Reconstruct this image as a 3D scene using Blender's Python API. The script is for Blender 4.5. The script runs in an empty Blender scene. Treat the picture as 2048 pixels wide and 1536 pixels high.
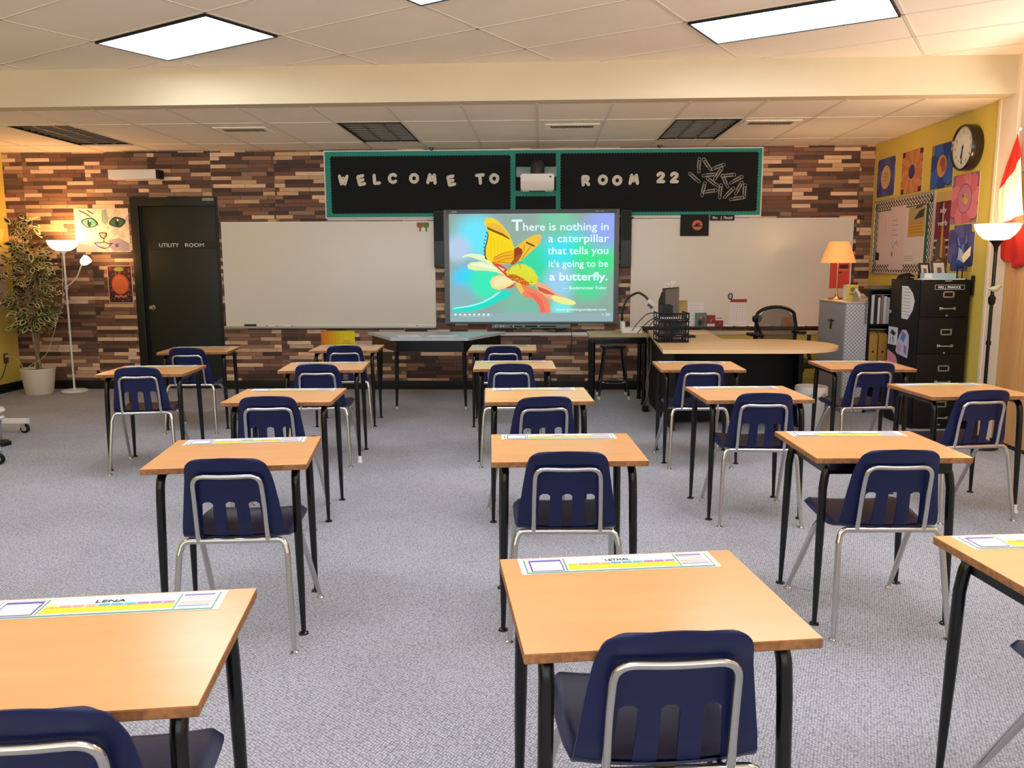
import bpy, bmesh, math, random
from mathutils import Vector, Matrix
random.seed(7)
PI = math.pi
SC = bpy.context.scene
COL = SC.collection

# ------------------------------------------------------------------ helpers
def lin(c):
    r = []
    for v in c[:3]:
        v = v / 255.0
        r.append(v / 12.92 if v <= .04045 else ((v + .055) / 1.055) ** 2.4)
    return (r[0], r[1], r[2], 1.0)

MATS = {}
def mat(name, col=(200, 200, 200), rough=.5, metal=0., emit=None, estr=0., spec=.5, coat=0., bump=None, var=None, alpha=None, trans=0.):
    if name in MATS: return MATS[name]
    m = bpy.data.materials.new(name); m.use_nodes = True
    nt = m.node_tree; b = nt.nodes['Principled BSDF']
    b.inputs['Base Color'].default_value = lin(col)
    b.inputs['Roughness'].default_value = rough
    b.inputs['Metallic'].default_value = metal
    b.inputs['Specular IOR Level'].default_value = spec
    b.inputs['Coat Weight'].default_value = coat
    if trans: b.inputs['Transmission Weight'].default_value = trans
    if emit:
        b.inputs['Emission Color'].default_value = lin(emit)
        b.inputs['Emission Strength'].default_value = estr
    if alpha is not None: b.inputs['Alpha'].default_value = alpha
    tc = None
    if bump or var:
        tc = nt.nodes.new('ShaderNodeTexCoord')
    if var:                       # (scale, amount, (sx,sy,sz)) soft mottling of the colour
        mp = nt.nodes.new('ShaderNodeMapping'); mp.inputs['Scale'].default_value = var[2] if len(var) > 2 else (1, 1, 1)
        nt.links.new(tc.outputs['Object'], mp.inputs[0])
        n = nt.nodes.new('ShaderNodeTexNoise'); n.inputs['Scale'].default_value = var[0]; n.inputs['Detail'].default_value = 4
        nt.links.new(mp.outputs[0], n.inputs['Vector'])
        r = nt.nodes.new('ShaderNodeValToRGB'); a = var[1]
        c = lin(col)
        r.color_ramp.elements[0].position = .3; r.color_ramp.elements[1].position = .7
        r.color_ramp.elements[0].color = tuple(max(0, v * (1 - a)) for v in c[:3]) + (1,)
        r.color_ramp.elements[1].color = tuple(min(1, v * (1 + a)) for v in c[:3]) + (1,)
        nt.links.new(n.outputs['Fac'], r.inputs[0]); nt.links.new(r.outputs[0], b.inputs['Base Color'])
    if bump:                      # (scale, strength)
        n = nt.nodes.new('ShaderNodeTexNoise'); n.inputs['Scale'].default_value = bump[0]; n.inputs['Detail'].default_value = 2
        nt.links.new(tc.outputs['Object'], n.inputs['Vector'])
        bp = nt.nodes.new('ShaderNodeBump'); bp.inputs['Strength'].default_value = bump[1]; bp.inputs['Distance'].default_value = .002
        nt.links.new(n.outputs['Fac'], bp.inputs['Height']); nt.links.new(bp.outputs[0], b.inputs['Normal'])
    MATS[name] = m
    return m

def flat(col, rough=.75):
    return mat('paint_%d_%d_%d_%d' % (*col, int(rough * 100)), col, rough)

def glow(col, s=1.0):
    return mat('glow_%d_%d_%d_%d' % (*col, int(s * 100)), (0, 0, 0), .6, emit=col, estr=s, spec=.05)

class MB:
    """collects shapes, links them as one mesh object"""
    def __init__(s):
        s.bm = bmesh.new(); s.mi = 0; s.mats = []
    def use(s, m):
        if m not in s.mats: s.mats.append(m)
        s.mi = s.mats.index(m); return s
    def face(s, pts):
        vs = [s.bm.verts.new(p) for p in pts]
        f = s.bm.faces.new(vs); f.material_index = s.mi; return f
    def box(s, x0, y0, z0, x1, y1, z1, bev=0., M=None, seg=2):
        xs = (min(x0, x1), max(x0, x1)); ys = (min(y0, y1), max(y0, y1)); zs = (min(z0, z1), max(z0, z1))
        v = [s.bm.verts.new((x, y, z)) for x in xs for y in ys for z in zs]
        q = [(0, 1, 3, 2), (4, 6, 7, 5), (0, 4, 5, 1), (2, 3, 7, 6), (0, 2, 6, 4), (1, 5, 7, 3)]
        fs = [s.bm.faces.new([v[i] for i in f]) for f in q]
        for f in fs: f.material_index = s.mi
        if M is not None: bmesh.ops.transform(s.bm, matrix=M, verts=v)
        if bev > 0:
            es = list({e for f in fs for e in f.edges})
            bmesh.ops.bevel(s.bm, geom=es, offset=bev, segments=seg, profile=.7, affect='EDGES')
        return s
    def prism(s, pts, map0, map1, caps=True):
        """polygon pts (2d) swept between two mappings (u,v)->(x,y,z)"""
        a = [s.bm.verts.new(map0(*p)) for p in pts]; b = [s.bm.verts.new(map1(*p)) for p in pts]
        n = len(pts)
        fs = [s.bm.faces.new([a[i], a[(i + 1) % n], b[(i + 1) % n], b[i]]) for i in range(n)]
        if caps:
            fs.append(s.bm.faces.new(a[::-1])); fs.append(s.bm.faces.new(b))
        for f in fs: f.material_index = s.mi
        return s
    def tube(s, path, r, n=10, caps=True, closed=False, flatten=None):
        P = [Vector(p) for p in path]; R = r if isinstance(r, (list, tuple)) else [r] * len(P)
        L = len(P); rings = []; prev = None
        for i, p in enumerate(P):
            if closed: t = P[(i + 1) % L] - P[i - 1]
            else: t = P[min(i + 1, L - 1)] - P[max(i - 1, 0)]
            if t.length < 1e-9: t = Vector((0, 0, 1))
            t.normalize()
            if prev is None:
                a = Vector((0, 1, 0)) if abs(t.y) < .9 else Vector((1, 0, 0))
                u = t.cross(a).normalized()
            else:
                u = prev - t * prev.dot(t)
                if u.length < 1e-6: u = t.orthogonal()
                u.normalize()
            prev = u; w = t.cross(u)
            ring = []
            for k in range(n):
                d = u * math.cos(2 * PI * k / n) * R[i] + w * math.sin(2 * PI * k / n) * R[i]
                if flatten: d = Vector((d.x * flatten[0], d.y * flatten[1], d.z * flatten[2]))
                ring.append(s.bm.verts.new(p + d))
            rings.append(ring)
        fs = []
        for i in range(L if closed else L - 1):
            a, b = rings[i], rings[(i + 1) % L]
            for k in range(n):
                fs.append(s.bm.faces.new([a[k], a[(k + 1) % n], b[(k + 1) % n], b[k]]))
        if caps and not closed:
            fs.append(s.bm.faces.new(rings[0][::-1])); fs.append(s.bm.faces.new(rings[-1]))
        for f in fs: f.material_index = s.mi
        return s
    def lathe(s, prof, n=28, c=(0, 0, 0), cap0=False, cap1=False, axis='z'):
        rings = []
        for (r, z) in prof:
            ring = []
            for k in range(n):
                a = 2 * PI * k / n; x, y = r * math.cos(a), r * math.sin(a)
                p = (x, y, z) if axis == 'z' else ((x, z, y) if axis == 'y' else (z, x, y))
                ring.append(s.bm.verts.new((c[0] + p[0], c[1] + p[1], c[2] + p[2])))
            rings.append(ring)
        fs = []
        for a, b in zip(rings, rings[1:]):
            for k in range(n): fs.append(s.bm.faces.new([a[k], a[(k + 1) % n], b[(k + 1) % n], b[k]]))
        if cap0: fs.append(s.bm.faces.new(rings[0][::-1]))
        if cap1: fs.append(s.bm.faces.new(rings[-1]))
        for f in fs: f.material_index = s.mi
        return s
    def cyl(s, c, r, z0, z1, n=20, axis='z'):
        return s.lathe([(r, z0), (r, z1)], n, c, True, True, axis)
    def ball(s, c, r, sc=(1, 1, 1), sub=2, M=None):
        g = bmesh.ops.create_icosphere(s.bm, subdivisions=sub, radius=r)
        vs = g['verts']
        T = Matrix.Translation(c) @ (M if M is not None else Matrix.Identity(4)) @ Matrix.Diagonal((*sc, 1))
        bmesh.ops.transform(s.bm, matrix=T, verts=vs)
        for f in {f for v in vs for f in v.link_faces}: f.material_index = s.mi
        return s
    def mesh(s, me, M):
        """append an existing mesh"""
        n0 = len(s.bm.verts); vs = [s.bm.verts.new(M @ v.co) for v in me.vertices]
        for p in me.polygons:
            try:
                f = s.bm.faces.new([vs[i] for i in p.vertices]); f.material_index = s.mi
            except ValueError: pass
        return s
    def build(s, name, m=None, parent=None, smooth=35, loc=(0, 0, 0)):
        me = bpy.data.meshes.new(name)
        bmesh.ops.recalc_face_normals(s.bm, faces=s.bm.faces[:]) if not getattr(s, 'norecalc', False) else None
        s.bm.to_mesh(me); s.bm.free()
        ms = s.mats if s.mats else [m]
        for q in ms: me.materials.append(q)
        if smooth:
            me.polygons.foreach_set('use_smooth', [True] * len(me.polygons))
            me.set_sharp_from_angle(angle=math.radians(smooth))
        o = bpy.data.objects.new(name, me); COL.objects.link(o); o.location = loc
        if parent is not None: o.parent = parent
        return o

def thing(name, label, cat, loc=(0, 0, 0), rotz=0., group=None):
    o = bpy.data.objects.new(name, None); COL.objects.link(o)
    o.empty_display_size = .1
    o.location = loc; o.rotation_euler = (0, 0, rotz); o['label'] = label; o['category'] = cat
    if group: o['group'] = group
    return o
def tag(o, label, cat, group=None, kind=None):
    o['label'] = label; o['category'] = cat
    if group: o['group'] = group
    if kind: o['kind'] = kind
    return o
def struct(o):
    o['kind'] = 'structure'; return o
def dup(root, loc, rotz, label, group=None):
    r = root.copy(); COL.objects.link(r); r.location = loc; r.rotation_euler = (0, 0, rotz)
    r['label'] = label
    if group: r['group'] = group
    for ch in list(root.children):
        c = ch.copy(); COL.objects.link(c); c.parent = r
        for g in list(ch.children):
            d = g.copy(); COL.objects.link(d); d.parent = c
    return r

_TX = {}
def text_mesh(s, bold=0.):
    """unit-height text as a mesh: width, mesh (origin at left baseline)"""
    k = (s, bold)
    if k in _TX: return _TX[k]
    cu = bpy.data.curves.new('t', 'FONT'); cu.body = s; cu.size = 1; cu.offset = bold; cu.resolution_u = 3
    o = bpy.data.objects.new('t', cu); COL.objects.link(o)
    dg = bpy.context.evaluated_depsgraph_get(); dg.update()
    me = bpy.data.meshes.new_from_object(o.evaluated_get(dg))
    bpy.data.objects.remove(o); bpy.data.curves.remove(cu)
    xs = [v.co.x for v in me.vertices] or [0, 1]
    _TX[k] = (min(xs), max(xs), me); return _TX[k]
def put_text(mb, s, u0, u1, base, h, layer, wall=True, bold=0., eps=.0005):
    """text fitted between u0 and u1 on a baseline, h = font size"""
    a, b, me = text_mesh(s, bold)
    k = (u1 - u0) / (b - a)
    if wall:
        M = Matrix(((k, 0, 0, u0 - a * k), (0, 0, 0, -layer * eps), (0, h, 0, base), (0, 0, 0, 1)))
    else:
        M = Matrix(((k, 0, 0, u0 - a * k), (0, h, 0, base), (0, 0, 0, layer * eps), (0, 0, 0, 1)))
    mb.mesh(me, M)
EPS = .0005
def W2(u, v, l): return (u, -l * EPS, v)
def F2(u, v, l): return (u, v, l * EPS)
def poly(mb, pts, m, l, mp=W2):
    mb.use(m); mb.face([mp(u, v, l) for u, v in pts])
def ell(cx, cy, rx, ry, n=20, a=0.):
    ca, sa = math.cos(a), math.sin(a)
    return [(cx + rx * math.cos(t) * ca - ry * math.sin(t) * sa, cy + rx * math.cos(t) * sa + ry * math.sin(t) * ca) for t in [2 * PI * i / n for i in range(n)]]
def rect(x0, y0, x1, y1): return [(x0, y0), (x1, y0), (x1, y1), (x0, y1)]
def stroke(pts, w):
    """thin ribbon polygons along a polyline"""
    out = []
    for (x0, y0), (x1, y1) in zip(pts, pts[1:]):
        dx, dy = x1 - x0, y1 - y0; L = math.hypot(dx, dy) or 1; nx, ny = -dy / L * w / 2, dx / L * w / 2
        ex, ey = dx / L * w * .3, dy / L * w * .3
        out.append([(x0 - ex + nx, y0 - ey + ny), (x0 - ex - nx, y0 - ey - ny), (x1 + ex - nx, y1 + ey - ny), (x1 + ex + nx, y1 + ey + ny)])
    return out
def arc(cx, cy, r, a0, a1, n=8): return [(cx + r * math.cos(a0 + (a1 - a0) * i / n), cy + r * math.sin(a0 + (a1 - a0) * i / n)) for i in range(n + 1)]
def bend(pts, rad, n=6):
    """round the inner corners of a 3d polyline"""
    P = [Vector(p) for p in pts]; out = [P[0]]
    for i in range(1, len(P) - 1):
        a, b, c = P[i - 1], P[i], P[i + 1]; d0 = (a - b); d1 = (c - b)
        r = min(rad, d0.length * .49, d1.length * .49)
        p0 = b + d0.normalized() * r; p1 = b + d1.normalized() * r
        for k in range(n + 1):
            t = k / n; out.append(p0 * (1 - t) ** 2 + b * 2 * t * (1 - t) + p1 * t * t)
    out.append(P[-1]); return out

# ------------------------------------------------------------------ materials
def plank_mat():
    m = bpy.data.materials.new('plank_wallpaper'); m.use_nodes = True; nt = m.node_tree; N = nt.nodes; L = nt.links
    b = N['Principled BSDF']; b.inputs['Roughness'].default_value = .62
    tc = N.new('ShaderNodeTexCoord'); sp = N.new('ShaderNodeSeparateXYZ'); L.new(tc.outputs['Object'], sp.inputs[0])
    def M(op, a, b_=None, c=None):
        n = N.new('ShaderNodeMath'); n.operation = op
        for i, v in enumerate((a, b_, c)):
            if v is None: continue
            if isinstance(v, (int, float)): n.inputs[i].default_value = v
            else: L.new(v, n.inputs[i])
        return n.outputs[0]
    rowf = M('DIVIDE', sp.outputs['Z'], .0432); row = M('FLOOR', rowf); rfr = M('FRACT', rowf)
    pan = M('FLOOR', M('DIVIDE', M('ADD', sp.outputs['X'], 20.27), .72))
    wn = N.new('ShaderNodeTexWhiteNoise'); wn.noise_dimensions = '2D'
    cb = N.new('ShaderNodeCombineXYZ'); L.new(row, cb.inputs[0]); L.new(pan, cb.inputs[1]); L.new(cb.outputs[0], wn.inputs['Vector'])
    w = M('ADD', M('DIVIDE', sp.outputs['X'], .30), M('MULTIPLY', wn.outputs['Value'], 917.))
    v = N.new('ShaderNodeTexVoronoi'); v.voronoi_dimensions = '1D'; v.inputs['Scale'].default_value = 1.; v.inputs['Randomness'].default_value = .75; L.new(w, v.inputs['W'])
    ve = N.new('ShaderNodeTexVoronoi'); ve.voronoi_dimensions = '1D'; ve.feature = 'DISTANCE_TO_EDGE'; ve.inputs['Scale'].default_value = 1.; ve.inputs['Randomness'].default_value = .75; L.new(w, ve.inputs['W'])
    sc = N.new('ShaderNodeSeparateColor'); L.new(v.outputs['Color'], sc.inputs[0])
    r = N.new('ShaderNodeValToRGB'); r.color_ramp.interpolation = 'CONSTANT'
    cols = [(0., (70, 48, 40)), (.13, (112, 78, 62)), (.26, (88, 62, 50)), (.38, (136, 100, 80)), (.50, (122, 82, 64)), (.60, (154, 116, 92)), (.69, (102, 80, 66)), (.76, (204, 166, 130)), (.88, (226, 192, 158))]
    e = r.color_ramp.elements
    e[0].position = 0; e[0].color = lin(cols[0][1]); e[1].position = cols[1][0]; e[1].color = lin(cols[1][1])
    for p, c in cols[2:]:
        q = e.new(p); q.color = lin(c)
    L.new(sc.outputs[0], r.inputs[0])
    # grain
    mp = N.new('ShaderNodeMapping'); mp.inputs['Scale'].default_value = (6, 1, 90); L.new(tc.outputs['Object'], mp.inputs[0])
    no = N.new('ShaderNodeTexNoise'); no.inputs['Scale'].default_value = 1; no.inputs['Detail'].default_value = 5; L.new(mp.outputs[0], no.inputs['Vector'])
    g = M('MULTIPLY_ADD', no.outputs['Fac'], .75, .63)
    edge = M('MULTIPLY', M('MINIMUM', M('MULTIPLY', M('MINIMUM', rfr, M('SUBTRACT', 1., rfr)), 9.), 1.), M('MINIMUM', M('MULTIPLY', ve.outputs['Distance'], 40.), 1.))
    edge = M('MULTIPLY_ADD', edge, .6, .4)
    mx = N.new('ShaderNodeVectorMath'); mx.operation = 'SCALE'; L.new(r.outputs[0], mx.inputs[0]); L.new(M('MULTIPLY', g, edge), mx.inputs['Scale'])
    L.new(mx.outputs[0], b.inputs['Base Color'])
    MATS['plank'] = m; return m

def carpet_mat():
    m = bpy.data.materials.new('loop_carpet'); m.use_nodes = True; nt = m.node_tree; N = nt.nodes; L = nt.links
    b = N['Principled BSDF']; b.inputs['Roughness'].default_value = .95; b.inputs['Specular IOR Level'].default_value = .1
    tc = N.new('ShaderNodeTexCoord'); mp = N.new('ShaderNodeMapping'); mp.inputs['Scale'].default_value = (118, 84, 1); mp.inputs['Rotation'].default_value = (0, 0, .5); L.new(tc.outputs['Object'], mp.inputs[0])
    v = N.new('ShaderNodeTexVoronoi'); v.inputs['Scale'].default_value = 1.; v.inputs['Randomness'].default_value = .38; L.new(mp.outputs[0], v.inputs['Vector'])
    r = N.new('ShaderNodeValToRGB'); e = r.color_ramp.elements
    e[0].position = .15; e[0].color = lin((198, 200, 207)); e[1].position = .75; e[1].color = lin((119, 120, 127)); L.new(v.outputs['Distance'], r.inputs[0])
    n = N.new('ShaderNodeTexNoise'); n.inputs['Scale'].default_value = 1.3; n.inputs['Detail'].default_value = 6; L.new(tc.outputs['Object'], n.inputs['Vector'])
    mr = N.new('ShaderNodeMapRange'); mr.inputs[1].default_value = .3; mr.inputs[2].default_value = .7; mr.inputs[3].default_value = .86; mr.inputs[4].default_value = 1.06; L.new(n.outputs['Fac'], mr.inputs[0])
    mx = N.new('ShaderNodeVectorMath'); mx.operation = 'SCALE'; L.new(r.outputs[0], mx.inputs[0]); L.new(mr.outputs[0], mx.inputs['Scale']); L.new(mx.outputs[0], b.inputs['Base Color'])
    bp = N.new('ShaderNodeBump'); bp.inputs['Strength'].default_value = .6; bp.inputs['Distance'].default_value = .004; bp.invert = True
    L.new(v.outputs['Distance'], bp.inputs['Height']); L.new(bp.outputs[0], b.inputs['Normal'])
    return m

def screen_mat(W, H):
    m = bpy.data.materials.new('projected_background'); m.use_nodes = True; nt = m.node_tree; N = nt.nodes; L = nt.links
    b = N['Principled BSDF']; b.inputs['Base Color'].default_value = (.02, .02, .02, 1); b.inputs['Roughness'].default_value = .5
    tc = N.new('ShaderNodeTexCoord')
    cur = None
    blobs = [(400, 340, 300, (95, 226, 250)), (190, 480, 190, (178, 200, 232)), (290, 830, 210, (30, 205, 255)), (500, 860, 260, (20, 232, 180)), (1080, 650, 330, (20, 214, 160)),
             (1400, 480, 330, (30, 222, 236)), (1730, 560, 330, (10, 228, 130)), (1830, 250, 300, (140, 164, 240)), (1340, 860, 240, (150, 204, 236)), (1650, 860, 260, (60, 216, 150)), (1350, 1150, 160, (120, 230, 225)), (1300, 160, 260, (112, 196, 160)), (900, 1120, 300, (118, 186, 160)), (200, 1060, 240, (134, 176, 182))]
    for cx, cy, r, c in blobs:
        p = ((cx - 1015) / 1830 * W, 0, (695 - cy) / 1210 * H)
        d = N.new('ShaderNodeVectorMath'); d.operation = 'DISTANCE'; L.new(tc.outputs['Object'], d.inputs[0]); d.inputs[1].default_value = p
        k = N.new('ShaderNodeMapRange'); k.interpolation_type = 'SMOOTHSTEP'; k.inputs[1].default_value = r * 1.15 / 1830 * W; k.inputs[2].default_value = r * .35 / 1830 * W; k.inputs[3].default_value = 0; k.inputs[4].default_value = 1
        L.new(d.outputs['Value'], k.inputs[0])
        x = N.new('ShaderNodeMix'); x.data_type = 'RGBA'; L.new(k.outputs[0], x.inputs[0])
        if cur is None: x.inputs[6].default_value = lin((138, 166, 156))
        else: L.new(cur, x.inputs[6])
        x.inputs[7].default_value = lin(c); cur = x.outputs[2]
    L.new(cur, b.inputs['Emission Color']); b.inputs['Emission Strength'].default_value = 1.0
    return m

M_wood = mat('desk_laminate', (226, 168, 110), .24, spec=.5, var=(3., .05, (1, 4, 1)))
M_woodedge = mat('desk_board_edge', (150, 100, 58), .7, var=(60, .35))
M_black = mat('black_enamel', (7, 7, 8), .25)
M_chrome = mat('chrome', (205, 203, 200), .17, metal=1.)
M_navy = mat('navy_plastic', (5, 19, 70), .33, spec=.45, bump=(900, .25))
M_wall_y = mat('yellow_wall_paint', (222, 196, 88), .7, var=(1.5, .05))
M_ceil = mat('ceiling_tile', (244, 232, 216), .9, var=(2.0, .03))
M_bulk = mat('bulkhead_paint', (206, 190, 158), .8, var=(1.2, .06, (.6, 1, 2)))
M_tbar = mat('ceiling_grid_bar', (224, 212, 196), .7)
M_white = mat('white_enamel', (232, 228, 222), .4)
M_wb = mat('whiteboard_surface', (226, 220, 206), .22, spec=.4)
M_alu = mat('aluminium_trim', (196, 194, 188), .4, metal=.6)
M_blk = mat('matte_black', (8, 8, 9), .55, spec=.35)
M_paper = mat('white_paper', (236, 234, 232), .8)
M_plank = plank_mat()
M_carpet = carpet_mat()
M_basebd = mat('black_baseboard', (10, 9, 9), .5)
M_olive = mat('olive_paint', (178, 160, 74), .6)
M_cord = mat('beige_cord', (206, 180, 140), .5)

# ------------------------------------------------------------------ room shell
XL, XR, YB, YF = -6.1, 3.65, 9.32, -2.6
ZL, ZU = 2.697, 2.981
def bulkY(x): return 6.665 - .0145 * x
mb = MB(); mb.box(XL - .1, YF - .1, -.1, 5.2, YB + .1, 0); struct(mb.build('floor', M_carpet))
# back wall with the plank wallpaper (door opening cut out)
DX0, DX1, DZ = -4.66, -3.653, 2.195
mb = MB()
mb.box(XL - .1, YB, 0, DX0, YB + .1, ZU); mb.box(DX1, YB, 0, XR + .1, YB + .1, ZU); mb.box(DX0, YB, DZ, DX1, YB + .1, ZU)
mb.box(DX0 - .02, YB + .1, 0, DX1 + .02, YB + .12, DZ + .02)
struct(mb.build('wall_back', M_plank))
mb = MB(); mb.box(XL - .1, YF, 0, XL, YB, ZU); struct(mb.build('wall_left', M_wall_y))
# right wall: yellow part, then window over panelling
WY0, WY1, WZ0, WZ1 = 2.6, 6.50, 2.10, 2.66
mb = MB(); mb.use(M_wall_y); mb.box(XR, 6.82, 0, XR + .1, YB, ZU)
mb.use(mat('cream_wall_paint', (222, 204, 176), .7))
mb.box(XR, YF, 0, XR + .1, WY0, ZU); mb.box(XR, WY0, WZ1, XR + .1, 6.82, ZU); mb.box(XR, WY0, 0, XR + .1, 6.82, WZ0); mb.box(XR, WY1, WZ0, XR + .1, 6.82, WZ1)
struct(mb.build('wall_right', None))
mb = MB(); mb.box(XL - .1, YF - .1, 0, XR + .1, YF, .85); mb.box(XL - .1, YF - .1, 2.65, XR + .1, YF, ZU); mb.box(XL - .1, YF - .1, .85, -5.6, YF, 2.65); mb.box(3.15, YF - .1, .85, XR + .1, YF, 2.65)
struct(mb.build('wall_front', mat('cream_wall_paint', (222, 204, 176), .7)))
# window
mb = MB(); mb.use(mat('window_frame_paint', (228, 224, 214), .5))
mb.box(XR - .012, WY0, WZ0, XR + .1, WY1, WZ0 + .04); mb.box(XR - .012, WY0, WZ1 - .04, XR + .1, WY1, WZ1)
for y in (WY0, 3.9, 5.2, WY1 - .04): mb.box(XR - .008, y, WZ0, XR + .1, y + .04, WZ1)
w = struct(mb.build('window_1', None))
def glass_mat():
    m = bpy.data.materials.new('window_glass'); m.use_nodes = True; nt = m.node_tree; nt.nodes.remove(nt.nodes['Principled BSDF'])
    a = nt.nodes.new('ShaderNodeBsdfTransparent'); b = nt.nodes.new('ShaderNodeBsdfGlossy'); b.inputs['Roughness'].default_value = .02; x = nt.nodes.new('ShaderNodeMixShader'); x.inputs[0].default_value = .06
    nt.links.new(a.outputs[0], x.inputs[1]); nt.links.new(b.outputs[0], x.inputs[2]); nt.links.new(x.outputs[0], nt.nodes['Material Output'].inputs[0]); return m
M_glass = glass_mat()
g = MB(); g.box(XR + .05, WY0, WZ0, XR + .055, WY1, WZ1); g.build('pane', M_glass, w)
# unseen window band added behind the camera for soft fill light
mb = MB(); mb.use(mat('window_frame_paint', (228, 224, 214), .5))
for k in range(6):
    x = -5.6 + k * 1.74; mb.box(x, YF - .1, .85, x + .05, YF, 2.65)
mb.box(-5.6, YF - .1, .85, 3.15, YF, .90); mb.box(-5.6, YF - .1, 2.60, 3.15, YF, 2.65)
w = struct(mb.build('added_window', None)); g = MB(); g.box(-5.58, YF - .05, .88, 3.12, YF - .045, 2.62); g.build('pane', M_glass, w)
def portal(loc, rot, sx, sy):
    l = bpy.data.lights.new('window_daylight', 'AREA'); l.shape = 'RECTANGLE'; l.size = sx; l.size_y = sy; l.cycles.is_portal = True
    o = bpy.data.objects.new('window_daylight', l); COL.objects.link(o); o.location = loc; o.rotation_euler = rot
portal((-1.23, YF - .11, 1.75), (PI / 2, 0, 0), 8.7, 1.75)  # portal for the added window band behind the camera
portal((XR + .11, (WY0 + WY1) / 2, (WZ0 + WZ1) / 2), (PI / 2, 0, PI / 2), WY1 - WY0, WZ1 - WZ0)
# white pilaster between yellow wall and wooden doors
mb = MB(); mb.box(XR - .03, 6.57, 0, XR, 6.82, ZU, .004); mb.box(XR - .036, 6.80, 0, XR, 6.84, ZU, .003)
struct(mb.build('trim_1', mat('pilaster_paint', (238, 218, 190), .5)))
# wooden door leaves along the right wall
def wood_mat(name, c, sc=(1, 3, .4)):
    return mat(name, c, .45, var=(5., .13, sc))
M_oak = wood_mat('oak_veneer', (224, 168, 104), (1, 6, .5))
mb = MB()
for i in range(3):
    y1 = 6.555 - i * 1.02
    mb.box(XR - .04, y1 - 1.0, .03, XR, y1, 2.085, .003)
struct(mb.build('door_2', M_oak))
# baseboards
mb = MB(); mb.box(DX1, YB - .012, 0, XR, YB, .10, .003); mb.box(XL, YB - .012, 0, DX0, YB, .10, .003); struct(mb.build('baseboard_back', M_basebd))
mb = MB(); mb.box(XL, YF, 0, XL + .012, YB - .012, .10, .003); struct(mb.build('baseboard_left', M_basebd))
mb = MB(); mb.box(XR - .012, 6.84, 0, XR, YB - .012, .10, .003); mb.box(XR - .042, 3.4, 0, XR, 6.57, .03); struct(mb.build('baseboard_right', M_basebd))
# white wire rail on the back wall under the screen
mb = MB(); mb.box(-.52, YB - .025, .622, 1.15, YB, .658, .004); struct(mb.build('trim_2', M_white))

# ceilings: lower one over the back of the room, step, higher one in front
LIT = [(-4.885, -4.31), (-1.845, -1.265), (1.205, 1.79)]; LY0, LY1 = 7.59, 8.80
mb = MB(); mb.use(M_ceil)
xs = [XL - .1]
for a, b in LIT: xs += [a, b]
xs.append(XR + .1)
def ybx(x): return bulkY(x) + .13
for i in range(len(xs) - 1):
    x0, x1 = xs[i], xs[i + 1]; hole = (i % 2 == 1)
    for (ya, yb) in (('b', LY0), (LY0, LY1), (LY1, YB + .1)):
        if hole and ya == LY0: continue
        p = [(x0, ybx(x0) if ya == 'b' else ya), (x1, ybx(x1) if ya == 'b' else ya), (x1, yb), (x0, yb)]
        mb.prism(p, lambda u, v: (u, v, ZL), lambda u, v: (u, v, ZL + .02))
mb.use(M_bulk)
p = [(XL - .1, bulkY(XL - .1)), (5.2, bulkY(5.2)), (5.2, bulkY(5.2) + .16), (XL - .1, bulkY(XL - .1) + .16)]
mb.prism(p, lambda u, v: (u, v, ZL - .002), lambda u, v: (u, v, ZU + .02))
mb.use(M_ceil)
mb.prism([(XL - .1, YF - .1), (5.2, YF - .1), (5.2, bulkY(5.2) + .02), (XL - .1, bulkY(XL - .1) + .02)], lambda u, v: (u, v, ZU), lambda u, v: (u, v, ZU + .02))
struct(mb.build('ceiling', None, smooth=0))
# outer lid above everything keeps outside light out
T = .6096
mb = MB()
for i in range(-9, 7):
    x = -.0316 + i * T
    if x > XR or x < XL: continue
    mb.box(x - .012, ybx(x), ZL - .004, x + .012, YB, ZL + .001)
for y in (7.566, 8.785):
    mb.box(XL, y - .009, ZL - .0045, XR, y + .009, ZL + .001)
struct(mb.build('trim_3', M_tbar, smooth=0))
GA = math.radians(-30.3); GX, GY = -3.142, 5.908; SI, SJ = 1.2192, .6096
cg, sg = math.cos(GA), math.sin(GA)
def grid(i, j): return (GX + i * SI * cg - j * SJ * sg, GY + i * SI * sg + j * SJ * cg)
mb = MB()
def clipseg(p, q):
    pts = []
    for k in range(401):
        t = k / 400; x = p[0] + (q[0] - p[0]) * t; y = p[1] + (q[1] - p[1]) * t
        if XL < x < XR and YF < y < bulkY(x) - .005: pts.append((x, y))
    return (pts[0], pts[-1]) if len(pts) > 2 else None
def bar(p, q, w=.011):
    dx, dy = q[0] - p[0], q[1] - p[1]; l = math.hypot(dx, dy); nx, ny = -dy / l * w, dx / l * w
    P = [(p[0] + nx, p[1] + ny), (p[0] - nx, p[1] - ny), (q[0] - nx, q[1] - ny), (q[0] + nx, q[1] + ny)]
    mb.prism(P, lambda u, v: (u, v, ZU - .004), lambda u, v: (u, v, ZU + .001))
for i in range(-8, 16):
    c = clipseg(grid(i, -26), grid(i, 26))
    if c: bar(*c)
for j in range(-22, 22):
    c = clipseg(grid(-9, j), grid(16, j))
    if c: bar(*c, w=.008)
struct(mb.build('trim_4', M_tbar, smooth=0))

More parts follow.
